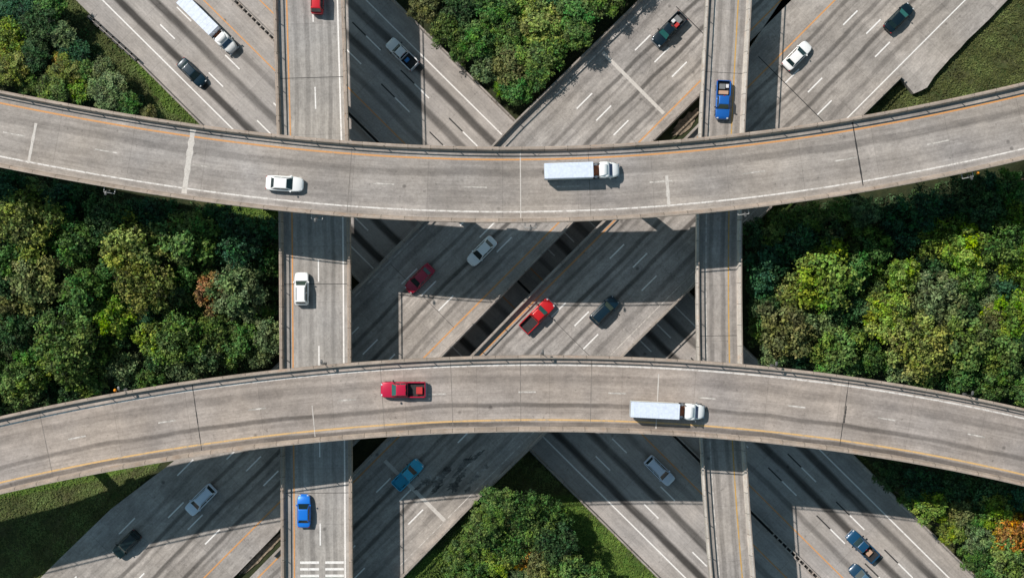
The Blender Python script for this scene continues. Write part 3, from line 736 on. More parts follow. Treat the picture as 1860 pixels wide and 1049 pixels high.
WOODS = {
 'left wood': ([(-60, 335), (0, 318), (225, 362), (400, 395), (500, 410), (498, 500), (500, 600), (470, 655), (330, 680), (60, 728), (-60, 760)],
   [(45,402,98,'yellowish olive'),(140,445,72,'green'),(242,447,92,'yellowish olive'),(346,432,94,'olive green'),(440,440,84,'deep bluish green'),(312,425,40,'orange brown'),(152,535,78,'green'),(118,530,40,'bright lime green'),(266,517,88,'yellowish olive'),(385,530,60,'orange brown'),(432,528,92,'pale greyish green'),(205,497,60,'green'),(62,515,84,'brownish olive'),(343,503,52,'green'),(205,572,66,'bright lime green'),(118,622,100,'olive green'),(95,655,60,'yellow green'),(278,612,58,'yellow green'),(322,612,78,'olive green'),(400,600,66,'olive green'),(228,668,54,'pale greyish green'),(332,665,58,'pale greyish green'),(40,700,74,'olive green'),(14,562,60,'brownish olive'),(165,690,50,'olive green'),(375,645,54,'pale greyish green'),(470,648,34,'pale greyish green'),(200,395,70,'dark green'),(280,395,64,'deep bluish green'),(110,370,64,'deep bluish green'),(20,345,60,'deep bluish green'),(400,400,60,'deep bluish green'),(450,500,50,'deep bluish green'),(30,600,66,'dark green'),(20,470,60,'green'),(90,580,62,'dark green'),(150,470,48,'olive green'),(410,460,56,'dark green'),(240,560,50,'green'),(180,630,60,'olive green'),(60,660,60,'green'),(470,570,44,'green'),(476,440,44,'deep bluish green')]),
 'right wood': ([(1362, 420), (1460, 392), (1860, 318), (1920, 300), (1920, 745), (1760, 705), (1600, 672), (1420, 648), (1372, 600)],
   [(1392,478,74,'deep bluish green'),(1500,505,98,'yellow green'),(1550,480,60,'green'),(1455,530,70,'yellowish olive'),(1430,600,84,'brownish olive'),(1480,580,70,'pale greyish green'),(1585,455,60,'green'),(1560,425,54,'olive green'),(1705,430,78,'yellow green'),(1755,455,84,'bright lime green'),(1812,440,70,'green'),(1845,480,70,'bright lime green'),(1570,490,42,'orange brown'),(1640,500,58,'yellow green'),(1615,575,80,'yellow green'),(1640,545,44,'orange brown'),(1585,560,50,'yellowish olive'),(1700,545,80,'pale greyish green'),(1760,515,64,'olive green'),(1410,640,52,'pale greyish green'),(1520,640,80,'olive green'),(1580,655,50,'green'),(1665,630,98,'yellowish olive'),(1640,670,54,'pale greyish green'),(1755,620,84,'olive green'),(1845,570,76,'bright lime green'),(1800,575,54,'brownish olive'),(1820,640,70,'olive green'),(1740,680,62,'green'),(1800,690,66,'green'),(1850,700,60,'olive green'),(1620,400,60,'deep bluish green'),(1680,375,62,'deep bluish green'),(1500,430,66,'dark green'),(1450,440,60,'deep bluish green'),(1760,350,60,'dark green'),(1790,380,54,'dark green'),(1835,345,56,'green'),(1830,390,66,'bright lime green'),(1740,395,54,'green'),(1540,560,66,'dark green'),(1700,480,50,'dark green'),(1490,650,50,'pale greyish green'),(1710,590,56,'olive green'),(1388,560,50,'dark green'),(1380,520,46,'deep bluish green'),(1790,500,50,'pale greyish green')]),
 'top centre wood': ([(735, -70), (1180, -70), (1090, 30), (1010, 110), (935, 190), (870, 140), (800, 70)],
   [(770,15,52,'brownish olive'),(812,55,54,'olive green'),(840,10,66,'dark green'),(900,15,70,'green'),(868,75,60,'green'),(925,65,70,'olive green'),(985,45,76,'yellowish olive'),(985,100,64,'olive green'),(930,120,66,'brownish olive'),(940,165,52,'green'),(1050,20,74,'green'),(1095,-8,66,'olive green'),(1010,-5,70,'dark green'),(880,125,44,'pale greyish green'),(950,5,60,'yellow green'),(1010,75,50,'olive green'),(915,160,34,'bright lime green'),(1050,62,50,'olive green')]),
 'top left wood': ([(-60, -60), (50, -60), (100, 20), (190, 120), (255, 190), (230, 192), (0, 145), (-60, 135)],
   [(12,62,56,'yellow green'),(20,122,60,'yellowish olive'),(5,105,34,'bright orange'),(70,40,64,'dark green'),(92,6,54,'green'),(118,128,54,'yellowish olive'),(110,112,30,'bright orange'),(142,163,42,'bright lime green'),(196,165,66,'pale greyish green'),(230,190,46,'green'),(95,165,56,'olive green'),(60,100,56,'dark green'),(136,96,50,'deep bluish green'),(112,66,46,'pale greyish green'),(30,15,60,'deep bluish green'),(50,148,46,'olive green'),(270,206,30,'brownish olive')]),
 'bottom centre wood': ([(905, 885), (955, 900), (1005, 940), (1070, 1030), (1110, 1120), (800, 1120), (830, 1000)],
   [(902,915,60,'olive green'),(945,925,58,'green'),(880,960,60,'olive green'),(925,990,62,'green'),(900,1020,60,'yellow green'),(940,1015,46,'bright orange'),(975,965,60,'olive green'),(1010,985,66,'dark green'),(985,1030,60,'brownish olive'),(1030,1035,60,'olive green'),(860,1045,54,'green'),(1018,945,36,'green'),(855,995,40,'olive green')]),
 'bottom right wood': ([(1600, 850), (1880, 905), (1920, 905), (1920, 1120), (1830, 1110), (1700, 950)],
   [(1618,862,50,'dark green'),(1672,880,58,'deep bluish green'),(1730,885,60,'dark green'),(1790,895,58,'dark green'),(1845,900,54,'deep bluish green'),(1690,920,54,'yellow green'),(1745,930,50,'brownish olive'),(1812,925,62,'yellow green'),(1832,962,66,'bright orange'),(1728,965,46,'yellow green'),(1775,975,56,'pale greyish green'),(1775,1012,50,'green'),(1825,1015,66,'olive green'),(1850,1045,50,'brownish olive'),(1800,1050,50,'green'),(1650,905,34,'green')]),
}
def size_word(d): return 'small' if d < 52 else ('medium' if d < 72 else 'large')
ORD = ['first', 'second', 'third', 'fourth', 'fifth', 'sixth', 'seventh', 'eighth', 'ninth', 'tenth', 'eleventh', 'twelfth', 'thirteenth', 'fourteenth', 'fifteenth', 'sixteenth']
tree_xy = []
for wname, (poly, given) in WOODS.items():
    trees = list(given); rr = random.Random(len(wname)*3+len(poly))
    xs = [p[0] for p in poly]; ys = [p[1] for p in poly]
    for _ in range(2600):
        x = rr.uniform(min(xs), max(xs)); y = rr.uniform(min(ys), max(ys)); d = rr.uniform(38, 60)
        if not inpoly(x, y, poly): continue
        if all(math.hypot(x-q[0], y-q[1]) > .36*(d+q[2]) for q in trees):
            trees.append((x, y, d, rr.choice(['dark green', 'green', 'olive green', 'deep bluish green', 'pale greyish green', 'dark green'])))
    # rows counted from the top, trees counted from the left in each row
    vis = [q for q in trees if 0 <= q[0] <= 1860 and 0 <= q[1] <= 1049]
    nrow = max(2, int(round((max(q[1] for q in vis)-min(q[1] for q in vis))/55)))
    vis.sort(key=lambda q: q[1]); rows = [vis[i*len(vis)//nrow:(i+1)*len(vis)//nrow] for i in range(nrow)]
    lab = {}
    for ri, row in enumerate(rows):
        row.sort(key=lambda q: q[0])
        for ci, q in enumerate(row):
            lab[id(q)] = '%s %s tree, %s from left in row %s of the %s' % (size_word(q[2]), q[3], ORD[min(ci, 15)], ['one', 'two', 'three', 'four', 'five', 'six', 'seven', 'eight', 'nine'][ri], wname)
    for q in trees:
        if id(q) not in lab and not (-70 < q[0] < 1930 and -80 < q[1] < 1130): continue
        x, y, d, cn = q; pr = PROTO[rr.randrange(len(PROTO))]
        sc = d/2/13.2/3.0*1.06; hz = min(1.25, (.45+.55*sc)*rr.uniform(.92, 1.1))
        p0 = P(x, y, 10.0); gz = ground_z(p0.x, p0.y); hz *= (1 if gz < 2 else .8)*{'top left wood': .5, 'top centre wood': .66, 'bottom centre wood': .75, 'bottom right wood': .8}.get(wname, 1.0); ztop = gz+10.5*hz; p = P(x, y, ztop); gz = ground_z(p.x, p.y)
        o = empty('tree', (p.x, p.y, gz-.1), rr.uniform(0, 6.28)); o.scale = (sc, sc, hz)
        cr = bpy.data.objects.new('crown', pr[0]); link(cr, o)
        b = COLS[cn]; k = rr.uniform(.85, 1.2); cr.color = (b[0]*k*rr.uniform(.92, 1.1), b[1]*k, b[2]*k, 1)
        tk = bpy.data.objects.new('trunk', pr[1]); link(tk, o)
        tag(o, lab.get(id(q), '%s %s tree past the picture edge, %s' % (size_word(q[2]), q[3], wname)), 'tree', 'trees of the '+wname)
        tree_xy.append((x, y, d))

# low undergrowth and grass that nobody could count
def undergrowth():
    r = np.random.RandomState(5); items = []
    for wname, (poly, given) in WOODS.items():
        xs = [p[0] for p in poly]; ys = [p[1] for p in poly]
        n = int((max(xs)-min(xs))*(max(ys)-min(ys))/150)
        for _ in range(n):
            x = r.uniform(min(xs)-14, max(xs)+14); y = r.uniform(min(ys)-14, max(ys)+14)
            if not (inpoly(x, y, poly) or inpoly(x+16, y, poly) or inpoly(x-16, y, poly) or inpoly(x, y+14, poly) or inpoly(x, y-14, poly)): continue
            d = y-M_*x
            if -735 < d < -105: continue
            c = P(x, y, 1.0); gz = ground_z(c.x, c.y); cr = r.uniform(.3, .8); hu, va, sa = r.uniform(.3, .8), r.uniform(.1, .75), r.uniform(.3, 1)
            for _k in range(26):
                dd = r.normal(size=3); dd /= np.linalg.norm(dd); dd[2] = abs(dd[2])
                items.append((c.x+dd[0]*cr, c.y+dd[1]*cr, gz+dd[2]*cr*.9+.05, dd[0]+r.normal()*.5, dd[1]+r.normal()*.5, dd[2]+.4, r.uniform(.1, .2), hu, min(1, max(0, va+r.normal()*.15)), sa))
    o = link(bpy.data.objects.new('undergrowth', leaves_mesh('undergrowth', items))); o.color = (.050, .105, .040, 1)
    tag(o, 'low leafy shrubs and brambles covering the ground between the trees', 'undergrowth', kind='stuff')
    items = []
    for gi, poly in enumerate(GRASS):
        xs = [p[0] for p in poly]; ys = [p[1] for p in poly]; n = int((max(xs)-min(xs))*(max(ys)-min(ys))/5.0)
        for _ in range(n):
            x = r.uniform(min(xs), max(xs)); y = r.uniform(min(ys), max(ys))
            if not inpoly(x, y, poly): continue
            d = y-M_*x
            if -716 < d < -131: continue
            kx, ky = CX+(x-CX)*1.0302, CY+(y-CY)*1.0302
            if inpoly(kx, ky, A_out) or inpoly(kx, ky, B_out): continue
            c = P(x, y, 1.0); gz = ground_z(c.x, c.y); lushh = any(inpoly(x, y, g) for g in LUSH)
            pn = math.sin(x*.07+y*.03)+math.sin(y*.11-x*.05)+math.sin((x+y)*.23)*.6; dry = 1 if x > 1400 else 0; va = np.clip(.42-.06*dry+.10*pn+.22*lushh+r.normal()*.09, 0, 1)
            if r.uniform() < .35-.15*pn: continue
            for _k in range(3):
                items.append((c.x+r.normal()*.12, c.y+r.normal()*.12, gz+r.uniform(.04, .22), r.normal()*.4, r.normal()*.4, 1.0, r.uniform(.05, .16), np.clip((.6 if lushh else .3-.2*dry+.1*pn)+r.normal()*.1, 0, 1), va, .5+.5*lushh))
    o = link(bpy.data.objects.new('grass', leaves_mesh('grass', items))); o.color = (.105, .158, .046, 1)
    tag(o, 'rough green and brown grass on the verges and slopes beside the roads', 'grass', kind='stuff')
undergrowth()

# ------------------------------------------------------------------ vehicles
GLASS = simple('vehicle_glass', (.012, .03, .035), .08, 0, spec=.8)
GLASS_T = simple('vehicle_tinted_glass', (.03, .16, .15), .12, .3)
TYRE = simple('tyre_rubber', (.015, .015, .015), .8); RIM = simple('wheel_rim', (.4, .4, .42), .35, .8)
HEADL = simple('headlight_lens', (.75, .78, .8), .15, .2); TAILL = simple('tail_light_lens', (.45, .01, .015), .3)
BLACKP = simple('black_plastic', (.02, .02, .022), .6); BEDL = simple('bed_liner', (.025, .027, .03), .8, var=.3)
CHROME = simple('bumper_chrome', (.55, .55, .56), .3, .9)
def ring(x, hw, zb, zt, r=.14):
    r = min(r, hw*.8, (zt-zb)*.45); pts = []
    for (cy_, cz_, a0) in ((hw-r, zt-r, 0), (-(hw-r), zt-r, 90), (-(hw-r*.6), zb+r*.6, 180), (hw-r*.6, zb+r*.6, 270)):
        rr = r if a0 < 180 else r*.6
        for k in range(4):
            a = math.radians(a0+k*30); pts.append((x, cy_+rr*math.cos(a), cz_+rr*math.sin(a)))
    return pts
def loft(name, st, mat, parent, r=.14, smooth=True):
    bm = bmesh.new(); rings = [[bm.verts.new(p) for p in ring(*s, r=r)] for s in st]; n = len(rings[0])
    for a, b in zip(rings[:-1], rings[1:]):
        for k in range(n): bm.faces.new((a[k], a[(k+1) % n], b[(k+1) % n], b[k]))
    bm.faces.new(rings[0]); bm.faces.new(rings[-1][::-1])
    return bm_obj(name, bm, mat, parent, smooth)
def bx(name, x0, x1, y0, y1, z0, z1, mat, parent, bev=.03):
    bm = bmesh.new(); bmesh.ops.create_cube(bm, size=1)
    for v in bm.verts: v.co = ((x0+x1)/2+v.co.x*(x1-x0), (y0+y1)/2+v.co.y*(y1-y0), (z0+z1)/2+v.co.z*(z1-z0))
    if bev: bmesh.ops.bevel(bm, geom=list(bm.edges), offset=min(bev, abs(x1-x0)*.3, abs(y1-y0)*.3, abs(z1-z0)*.3), segments=2, affect='EDGES')
    return bm_obj(name, bm, mat, parent)
def quadpanel(name, q, mat, parent, a=(.06, .94), b=(.08, .92), lift=.008, th=.02):
    """q: 4 corners bl, br, tr, tl; inset panel laid proud of the face"""
    bl, br, tr, tl = [Vector(v) for v in q]; nrm = (br-bl).cross(tl-bl).normalized()
    def bi(u, v): return (bl*(1-u)+br*u)*(1-v)+(tl*(1-u)+tr*u)*v
    c = [bi(a[0], b[0]), bi(a[1], b[0]), bi(a[1], b[1]), bi(a[0], b[1])]
    V = [p+nrm*lift for p in c]+[p-nrm*th for p in c]
    return mesh_obj(name, V, [(0, 1, 2, 3), (7, 6, 5, 4), (0, 4, 5, 1), (1, 5, 6, 2), (2, 6, 7, 3), (3, 7, 4, 0)], mat, parent)
def cabin(root, paint, xb, xt, zb, zt, hb, ht, ws=None, roof_extra=None, pillars=True):
    """xb=(rear,front) at the belt, xt=(rear,front) at the roof"""
    B = [(xb[0], -hb, zb), (xb[1], -hb, zb), (xb[1], hb, zb), (xb[0], hb, zb)]; T = [(xt[0], -ht, zt), (xt[1], -ht, zt), (xt[1], ht, zt), (xt[0], ht, zt)]
    bm = bmesh.new(); vb = [bm.verts.new(v) for v in B]; vt = [bm.verts.new(v) for v in T]
    for i in range(4): bm.faces.new((vb[i], vb[(i+1) % 4], vt[(i+1) % 4], vt[i]))
    bm.faces.new(vt); bm.faces.new(vb[::-1])
    bm.verts.ensure_lookup_table(); eds = [e for e in bm.edges if not (e.verts[0] in vb and e.verts[1] in vb)]
    bmesh.ops.bevel(bm, geom=eds, offset=.10, segments=3, affect='EDGES', profile=.6); bm_obj('roof', bm, paint, root, True)
    gl = GLASS
    quadpanel('windshield', (B[1], B[2], T[2], T[1]), ws or gl, root, (.06, .94), (.06, .93))
    quadpanel('rear_window', (B[3], B[0], T[0], T[3]), gl, root, (.09, .91), (.1, .9))
    quadpanel('side_window', (B[0], B[1], T[1], T[0]), gl, root, (.09, .48), (.12, .88)); quadpanel('side_window', (B[0], B[1], T[1], T[0]), gl, root, (.52, .90), (.12, .88))
    quadpanel('side_window', (B[2], B[3], T[3], T[2]), gl, root, (.10, .48), (.12, .88)); quadpanel('side_window', (B[2], B[3], T[3], T[2]), gl, root, (.52, .91), (.12, .88))
def wheel(root, x, y, r=.33, wd=.23, rim=True):
    bm = bmesh.new(); bmesh.ops.create_cone(bm, cap_ends=True, segments=20, radius1=r, radius2=r, depth=wd, matrix=Matrix.Rotation(math.pi/2, 4, 'X'))
    wo = bm_obj('wheel', bm, TYRE, root); wo.location = (x, y, r)
    bm = bmesh.new(); bmesh.ops.create_cone(bm, cap_ends=True, segments=16, radius1=r*.62, radius2=r*.62, depth=wd+.02, matrix=Matrix.Rotation(math.pi/2, 4, 'X'))
    bm_obj('rim', bm, RIM, wo)
def paint(name, col, rough=.32, metal=.15):
    return simple(name, col, rough, metal, coat=.6)
def common(root, p, xf, xr, hw, zf, zr, mx):
    for s in (-1, 1):
        bx('headlight', xf-.26, xf-.02, s*(hw-.34)-.13, s*(hw-.34)+.13, zf-.14, zf+.01, HEADL, root)
        bx('taillight', xr-.01, xr+.16, s*(hw-.2)-.12, s*(hw-.2)+.12, zr-.28, zr-.06, TAILL, root)
        bx('mirror', mx-.08, mx+.10, s*(hw+.07)-.10, s*(hw+.07)+.10, 1.0, 1.16, p, root)
    # bumper strip and plate
    bx('bumper', xr-.05, xr+.08, -hw*.72, hw*.72, .35, .55, BLACKP, root)
def sedan(root, p, L=4.75, hw=.92, roofp=None, ws=None, sunroof=False):
    k = L/4.75
    st = [(-2.37, .58, .36, .80), (-2.31, .74, .30, .90), (-2.18, .83, .25, .95), (-1.95, .89, .2, .97), (-1.4, .925, .18, .985), (0, .925, .18, .96), (.95, .92, .18, .95), (1.45, .905, .18, .90), (1.8, .87, .2, .84), (2.05, .80, .22, .77), (2.22, .70, .25, .70), (2.33, .56, .3, .62), (2.39, .38, .36, .55)]
    loft('body', [(x*k, h*hw/.92, a, b) for x, h, a, b in st], p, root)
    cabin(root, roofp or p, (-1.74*k, 1.10*k), (-1.18*k, .30*k), .93, 1.42, .82, .64, ws)
    if sunroof: bx('sunroof', -.45, .1, -.38, .38, 1.44, 1.475, GLASS, root, .01)
    for x in (-1.42*k, 1.42*k):
        for s in (-1, 1): wheel(root, x, s*(hw-.105))
    common(root, p, 2.3*k, -2.36*k, hw-.04, .72, .92, .85*k)
def suv(root, p, L=4.6, hw=.95, ws=None, rails=True, h=1.70):
    k = L/4.6
    st = [(-2.28, .78, .38, .98), (-2.2, .88, .28, 1.06), (-1.9, .94, .22, 1.08), (0, .955, .2, 1.06), (.9, .95, .2, 1.05), (1.5, .94, .2, 1.0), (1.95, .90, .22, .93), (2.18, .80, .3, .82), (2.28, .62, .36, .70)]
    loft('body', [(x*k, q*hw/.955, a, b) for x, q, a, b in st], p, root)
    cabin(root, p, (-2.12*k, 1.12*k), (-1.82*k, .42*k), 1.04, h, .84, .66, ws)
    if rails:
        for s in (-1, 1): bx('roof_rail', -1.6*k, .2*k, s*.58-.02, s*.58+.02, h+.0, h+.07, BLACKP, root, .01)
    for x in (-1.38*k, 1.38*k):
        for s in (-1, 1): wheel(root, x, s*(hw-.11), .37)
    common(root, p, 2.2*k, -2.27*k, hw-.03, .85, 1.02, .9*k)
def pickup(root, p, L=5.6, hw=.97, ws=None, cargo=None, bedmat=None, cab=1.9):
    k = L/5.6
    fr = [(-.62, .97, .28, 1.08), (0, .975, .25, 1.08), (1.2, .975, .25, 1.08), (1.7, .965, .25, 1.07), (2.3, .94, .26, 1.02), (2.62, .86, .32, .95), (2.74, .70, .38, .86)]
    loft('body', [(x*k, q*hw/.975, a, b) for x, q, a, b in fr], p, root)
    xr, xf = -2.72*k, -.60*k
    bx('bed_floor', xr, xf, -hw+.12, hw-.12, .40, .62, bedmat or BEDL, root)
    for s in (-1, 1): bx('bed_side', xr, xf+.004, s*(hw-.07)-.07, s*(hw-.07)+.07, .32, 1.10, p, root, .04)
    bx('tailgate', xr-.08, xr+.01, -hw+.15, hw-.15, .45, 1.08, p, root, .03)
    bx('rear_bumper', xr-.2, xr-.08, -hw+.1, hw-.1, .38, .56, CHROME, root)
    cabin(root, p, (-.58*k, 1.38*k), (-.42*k, .72*k), 1.06, 1.78, .86, .68, ws)
    if cargo:
        for i, (x, y, sx_, sy_, sz, m) in enumerate(cargo): 
            o = bx('cargo_box', x-sx_/2, x+sx_/2, y-sy_/2, y+sy_/2, .63, .63+sz, m, None)
            CARGO.append((o, root))
    for x in (-1.75*k, 1.85*k):
        for s in (-1, 1): wheel(root, x, s*(hw-.12), .39, .26)
    for s in (-1, 1):
        bx('headlight', 2.5*k, 2.7*k, s*.66-.14, s*.66+.14, .82, .97, HEADL, root)
        bx('taillight', xr-.09, xr+.05, s*(hw-.06)-.06, s*(hw-.06)+.06, .70, 1.02, TAILL, root)
        bx('mirror', 1.05*k, 1.22*k, s*(hw+.12)-.13, s*(hw+.12)+.13, 1.12, 1.34, BLACKP, root)
    bx('front_bumper', 2.66*k, 2.82*k, -hw+.2, hw-.2, .38, .58, CHROME, root)
    bx('cab_rear_light', -.47*k, -.41*k, -.12, .12, 1.74, 1.79, TAILL, root, .005)
def semi(root, L=9.5):
    k = L/9.5
    tr = simple('trailer_white', (.70, .77, .90), .45, var=.10); cabw = simple('cab_white', (.92, .93, .94), .45)
    xr, xf = -4.72*k, 1.42*k
    bx('trailer', xr, xf, -.97, .97, .85, 2.45, tr, root, .04)
    for s in (-1, 1): bx('trailer_side_rail', xr, xf, s*.985-.03, s*.985+.03, .80, .98, simple('trailer_rail', (.55, .50, .38), .5), root, .01)
    parts('roof_rib', [box_piece((xr+(xf-xr)*(i+.5)/8, 0, 2.455), .05, 1.9, .02) for i in range(8)], tr, root)
    bx('trailer_door', xr-.04, xr-.003, -.98, .98, .9, 2.4, simple('trailer_door_grey', (.5, .52, .55), .5), root, .01)
    bx('chassis', -3.9*k, 4.3*k, -.42, .42, .62, .9, BLACKP, root)
    bx('fifth_wheel', 1.5*k, 2.35*k, -.62, .62, .9, 1.12, simple('rusty_steel', (.16, .055, .025), .8, .2, var=.4), root, .05)
    bx('tank', 1.6*k, 2.1*k, -.95, -.6, .5, 1.0, CHROME, root, .1); bx('tank', 1.6*k, 2.1*k, .6, .95, .5, 1.0, CHROME, root, .1)
    # cab: sleeper box, cab, long bonnet
    loft('cab', [(2.22*k, .92, .7, 2.05), (2.3*k, .98, .6, 2.15), (3.1*k, 1.0, .6, 2.15), (3.45*k, .98, .6, 2.05)], cabw, root, r=.2)
    loft('bonnet', [(3.3*k, .99, .5, 1.52), (3.9*k, .96, .5, 1.48), (4.3*k, .88, .5, 1.38), (4.56*k, .74, .55, 1.22), (4.70*k, .54, .6, 1.08), (4.76*k, .36, .62, .98)], cabw, root, r=.25)
    quadpanel('windshield', ((3.86*k, -.78, 1.50), (3.86*k, .78, 1.50), (3.44*k, .72, 2.06), (3.44*k, -.72, 2.06)), simple('truck_glass', (.02, .09, .22), .1), root, (.02, .98), (.0, .98), .02)
    for s in (-1, 1):
        quadpanel('side_window', ((3.0*k, s*1.0, 1.45), (3.4*k, s*.99, 1.45), (3.36*k, s*.99, 1.9), (3.0*k, s*.99, 1.95)) if s < 0 else ((3.4*k, .99, 1.45), (3.0*k, 1.0, 1.45), (3.0*k, .99, 1.95), (3.36*k, .99, 1.9)), GLASS, root, (.05, .95), (.05, .95), .03)
        bx('mirror', 3.5*k, 3.62*k, s*1.16-.1, s*1.16+.1, 1.4, 1.8, CHROME, root)
        bx('headlight', 4.5*k, 4.7*k, s*.62-.12, s*.62+.12, .8, 1.0, HEADL, root)
        bm = bmesh.new(); bmesh.ops.create_cone(bm, cap_ends=True, segments=12, radius1=.07, radius2=.07, depth=1.7); e = bm_obj('exhaust_stack', bm, CHROME, root); e.location = (2.12*k, s*.82, 1.6)
        for x in (-4.1*k, -3.2*k, 1.3*k, 2.1*k, 4.0*k): wheel(root, x, s*(.98-.14), .45, .28)
    bx('bumper', 4.66*k, 4.84*k, -.86, .86, .4, .68, CHROME, root, .04)
    loft('sleeper_fairing', [(2.25*k, .8, 2.1, 2.28), (2.7*k, .78, 2.1, 2.40), (3.2*k, .6, 2.1, 2.24)], cabw, root, r=.1)
CARGO = []
red_b = simple('red_plastic', (.5, .03, .03), .5); white_b = simple('white_plastic', (.7, .7, .72), .5); blue_b = simple('blue_plastic', (.02, .22, .6), .4); grey_b = simple('grey_metal_box', (.3, .3, .3), .4, .5); tan_b = simple('tan_cardboard', (.5, .32, .22), .8)
def place(name, label, cat, px, py, z, head, fn, *a, **kw):
    p = P(px, py, z+.7); o = empty(name, (p.x, p.y, z+.022), math.atan2(-head[1], head[0])); fn(o, *a, **kw)
    tag(o, label, cat); return o
SE = (1, .99); NW = (-1, -.99); SW = (-1, 1.005); NE = (1, -1.005)
G = 'vehicles on the interchange'
place('truck', 'white semi-trailer truck driving down-right on the ground motorway at the top left', 'truck', 380, 47, .02, SE, semi, L=10.4)
place('car', 'dark teal car on the ground motorway below the white truck, top left', 'car', 349, 132, .02, SE, sedan, paint('dark_teal_paint', (.003, .022, .040)), 4.9)
place('pickup_truck', 'white pickup with dark bed and blue load, in shade just right of the wide ramp', 'pickup truck', 730, 98, .02, NW, pickup, paint('white_paint', (.85, .85, .88), .5, 0), 5.35, cargo=[(-1.2, .1, .5, .7, .35, blue_b)])
place('suv', 'silver-grey SUV in the shade below the lower curved ramp, bottom centre-right', 'SUV', 1198, 854, .02, SE, suv, paint('silver_blue_paint', (.66, .74, .88), .45, 0), 5.1)
place('pickup_truck', 'dark blue pickup with a white box in its bed, bottom right', 'pickup truck', 1566, 991, .02, NW, pickup, paint('dark_blue_paint', (.010, .075, .17)), 5.5, cargo=[(-1.3, 0, .7, .9, .45, tan_b)])
place('car', 'dark blue car cut by the bottom edge of the picture, lower right', 'car', 1567, 1048, .02, NW, sedan, paint('navy_paint', (.015, .06, .12)), 4.7, roofp=paint('pale_roof_paint', (.10, .2, .3)))
place('pickup_truck', 'black-green pickup with red and white load in its bed, near the top right', 'pickup truck', 1215, 54, Z2, SW, pickup, paint('black_green_paint', (.002, .013, .024)), 5.7, ws=GLASS_T, cargo=[(-1.2, .35, .7, .5, .4, red_b), (-1.9, -.1, .8, 1.1, .35, grey_b), (-1.25, -.4, .5, .5, .5, white_b)])
place('car', 'silver-white sedan in the shade between the curved ramps, upper left of the gap', 'car', 875, 456, Z2, SW, sedan, paint('silver_white_paint', (.86, .88, .90), .5, 0), 4.95)
place('car', 'dark red sedan in the shade below the silver-white sedan, centre left', 'car', 762, 506, Z2, SW, sedan, paint('dark_red_paint', (.40, .010, .045)), 4.9)
place('suv', 'pale silver SUV in the shade at the lower left', 'SUV', 365, 907, Z2, SW, suv, paint('pale_silver_paint', (.66, .76, .90), .45, 0), 5.2)
place('suv', 'dark green SUV at the shadow edge at the bottom left', 'SUV', 230, 988, Z2, SW, suv, paint('dark_green_paint', (.002, .012, .013)), 4.5, h=1.75)
place('pickup_truck', 'bright red pickup with black bed between the curved ramps, centre', 'pickup truck', 976, 573, Z2, NE, pickup, paint('bright_red_paint', (.62, .012, .016)), 5.7, ws=GLASS_T)
place('suv', 'dark teal SUV right of the bright red pickup', 'SUV', 1098, 563, Z2, NE, suv, paint('dark_teal_paint', (.002, .018, .034)), 4.7)
place('pickup_truck', 'light blue pickup in the shade below the lower curved ramp, bottom centre-left', 'pickup truck', 741, 861, Z2, NE, pickup, paint('sky_blue_paint', (.02, .42, .66), .5, 0), 5.0, bedmat=simple('blue_bed', (.02, .36, .56), .6))
place('car', 'white sedan with dark windows at the top right beside the narrow ramp', 'car', 1448, 101, Z2, NE, sedan, paint('white_paint', (.90, .90, .90), .5, 0), 4.8)
place('car', 'black-green sedan at the far top right', 'car', 1633, 32, Z2, NE, sedan, paint('black_green_paint', (.002, .012, .020)), 4.95, ws=GLASS_T)
place('suv', 'tall red vehicle cut by the top edge of the picture on the wide ramp', 'SUV', 577, -7, Z3, (0.03, -1), suv, paint('red_paint', (.62, .012, .025)), 5.0, h=2.1, hw=.82)
place('suv', 'white SUV on the wide north-south ramp between the curved ramps', 'SUV', 548, 524, Z3, (0.0, -1), suv, paint('bright_white_paint', (.92, .93, .94), .5, 0), 4.5)
place('car', 'bright blue car on the wide north-south ramp at the bottom', 'car', 552, 927, Z3, (0.0, -1), sedan, paint('bright_blue_paint', (.01, .20, .78)), 4.5, .9)
place('pickup_truck', 'bright blue pickup with loaded bed on the narrow north-south ramp', 'pickup truck', 1313, 182, Z3, (-.045, 1), pickup, paint('royal_blue_paint', (.012, .13, .50)), 5.3, cargo=[(-1.0, 0, .5, 1.3, .4, tan_b), (-1.8, -.2, .7, .8, .4, grey_b), (-1.9, .5, .5, .4, .3, white_b)])
place('car', 'white sedan at the left part of the upper curved ramp', 'car', 517, 333.5, Z4, (1, .06), sedan, paint('white_paint', (.92, .92, .92), .5, 0), 4.75, .95)
place('truck', 'white semi-trailer truck on the upper curved ramp', 'truck', 1056, 311, Z4, (1, -.03), semi)
place('pickup_truck', 'crimson pickup with dark bed on the lower curved ramp', 'pickup truck', 732, 707, Z4, (-1, .0), pickup, paint('crimson_paint', (.55, .01, .055)), 5.75, ws=GLASS_T, hw=1.0, cargo=[(-2.1, .1, .8, .9, .35, red_b)])
place('truck', 'white semi-trailer truck on the lower curved ramp', 'truck', 1211, 744, Z4, (1, .05), semi)
bpy.context.view_layer.update()
for i, (o, root) in enumerate(CARGO):
    o.matrix_world = root.matrix_world @ o.matrix_world
    tag(o, ['small bright blue crate in the bed of the white pickup, top', 'tan box in the bed of the dark blue pickup, bottom right', 'red crate in the bed of the black-green pickup near the top right',
            'grey box at the tail of the black-green pickup bed', 'white box in the bed of the black-green pickup, beside the red crate', 'tan box across the front of the royal blue pickup bed on the narrow ramp',
            'grey box at the back of the blue pickup bed on the narrow ramp', 'small white box at the back corner of the royal blue pickup bed', 'red crate at the back of the crimson pickup bed on the lower curved ramp'][i], 'box')

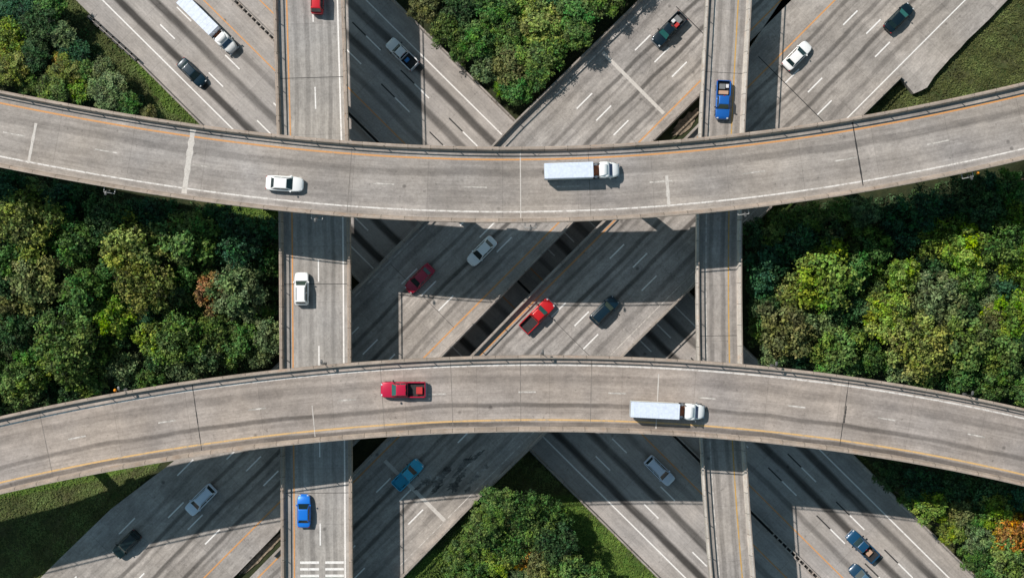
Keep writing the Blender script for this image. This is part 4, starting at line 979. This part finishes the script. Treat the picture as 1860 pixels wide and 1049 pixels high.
# ------------------------------------------------------------------ street lamps on the ramp parapets
LM = simple('lamp_metal', (.13, .13, .13), .5, .3); LMP = simple('pale_bracket_metal', (.42, .42, .41), .5, .1); LENS = simple('lamp_lens', (.7, .68, .6), .3)
def street_lamp(path, px, off, side, label):
    u = path.u_of_x(P(px, 0, Z4).x); x, y = path.at(u, off); x2, y2 = path.at(u, off+side*1.0)
    ang = math.atan2(y2-y, x2-x); o = empty('street_lamp', (x, y, Z4-.35), ang)
    if side > 0:      # a pale U-shaped bracket frame with a short lamp on it
        v, f, _ = box_piece((.62, 0, .3), .09, 1.45, .1); mesh_obj('bracket', v, f, LMP, o)
        for q in (-.70, .70): v, f, _ = box_piece((.27, q, .3), .56, .09, .1); mesh_obj('arm', v, f, LMP, o)
        H_ = 1.3; x_ = .40
        v, f, _ = box_piece((.40, 0, .3), .30, .16, .12); mesh_obj('plate', v, f, LM, o)
    else:
        H_ = 2.5; x_ = .16; bx('bracket', -.05, .3, -.22, .22, 0, .35, LM, o)
    bm = bmesh.new(); tube_into(bm, [(x_, 0, .2), (x_, 0, H_), (x_+.05, 0, H_+.12), (x_+.2, 0, H_+.16)], [.05, .045, .04, .04], 8); bm_obj('pole', bm, LM, o, True)
    loft('lamp_head', [(x_+.1, .08, H_+.10, H_+.22), (x_+.2, .15, H_+.08, H_+.25), (x_+.55, .15, H_+.10, H_+.24), (x_+.65, .07, H_+.12, H_+.2)], LM, o, r=.04)
    bx('lens', x_+.22, x_+.5, -.1, .1, H_+.05, H_+.09, LENS, o, .01)
    tag(o, label, 'street lamp', 'lamps on the curved ramp parapets')
W5 = ['leftmost', 'second from left', 'middle', 'second from right', 'rightmost']
for i, px in enumerate((228, 590, 985, 1402, 1752)): street_lamp(B_path, px, -.02, -1, 'small street lamp on top parapet of lower curved ramp, %s of five' % W5[i])
for i, px in enumerate((222, 588, 962, 1334, 1728)): street_lamp(T_path, px, WT+.02, 1, 'small street lamp on bottom parapet of upper curved ramp, %s of five' % W5[i])
om = simple('orange_marker', (.85, .30, .01), .5)
def marker(path, px, off, side, label):
    u = path.u_of_x(P(px, 0, Z4).x); x, y = path.at(u, off+side*.35); o = empty('marker_ball', (x, y, Z4-.3))
    bm = bmesh.new(); bmesh.ops.create_uvsphere(bm, u_segments=16, v_segments=10, radius=.2, matrix=Matrix.Translation((0, 0, .55))); bm_obj('ball', bm, om, o, True)
    bm = bmesh.new(); tube_into(bm, [(0, 0, .4), (0, 0, .0), (0, 0, -.02)], [.04, .04, .04], 6); bm_obj('stem', bm, LM, o)
    xs, ys = path.at(u, off); d = Vector((xs-x, ys-y, 0)); bm = bmesh.new(); tube_into(bm, [(0, 0, .05), (d.x, d.y, .05)], [.035, .035], 6); bm_obj('arm', bm, LM, o)
    tag(o, label, 'marker')
marker(B_path, 211, 0, -1, 'orange ball marker beside the leftmost lamp of the lower curved ramp')
marker(T_path, 1745, WT, 1, 'orange ball marker beside the rightmost lamp of the upper curved ramp')
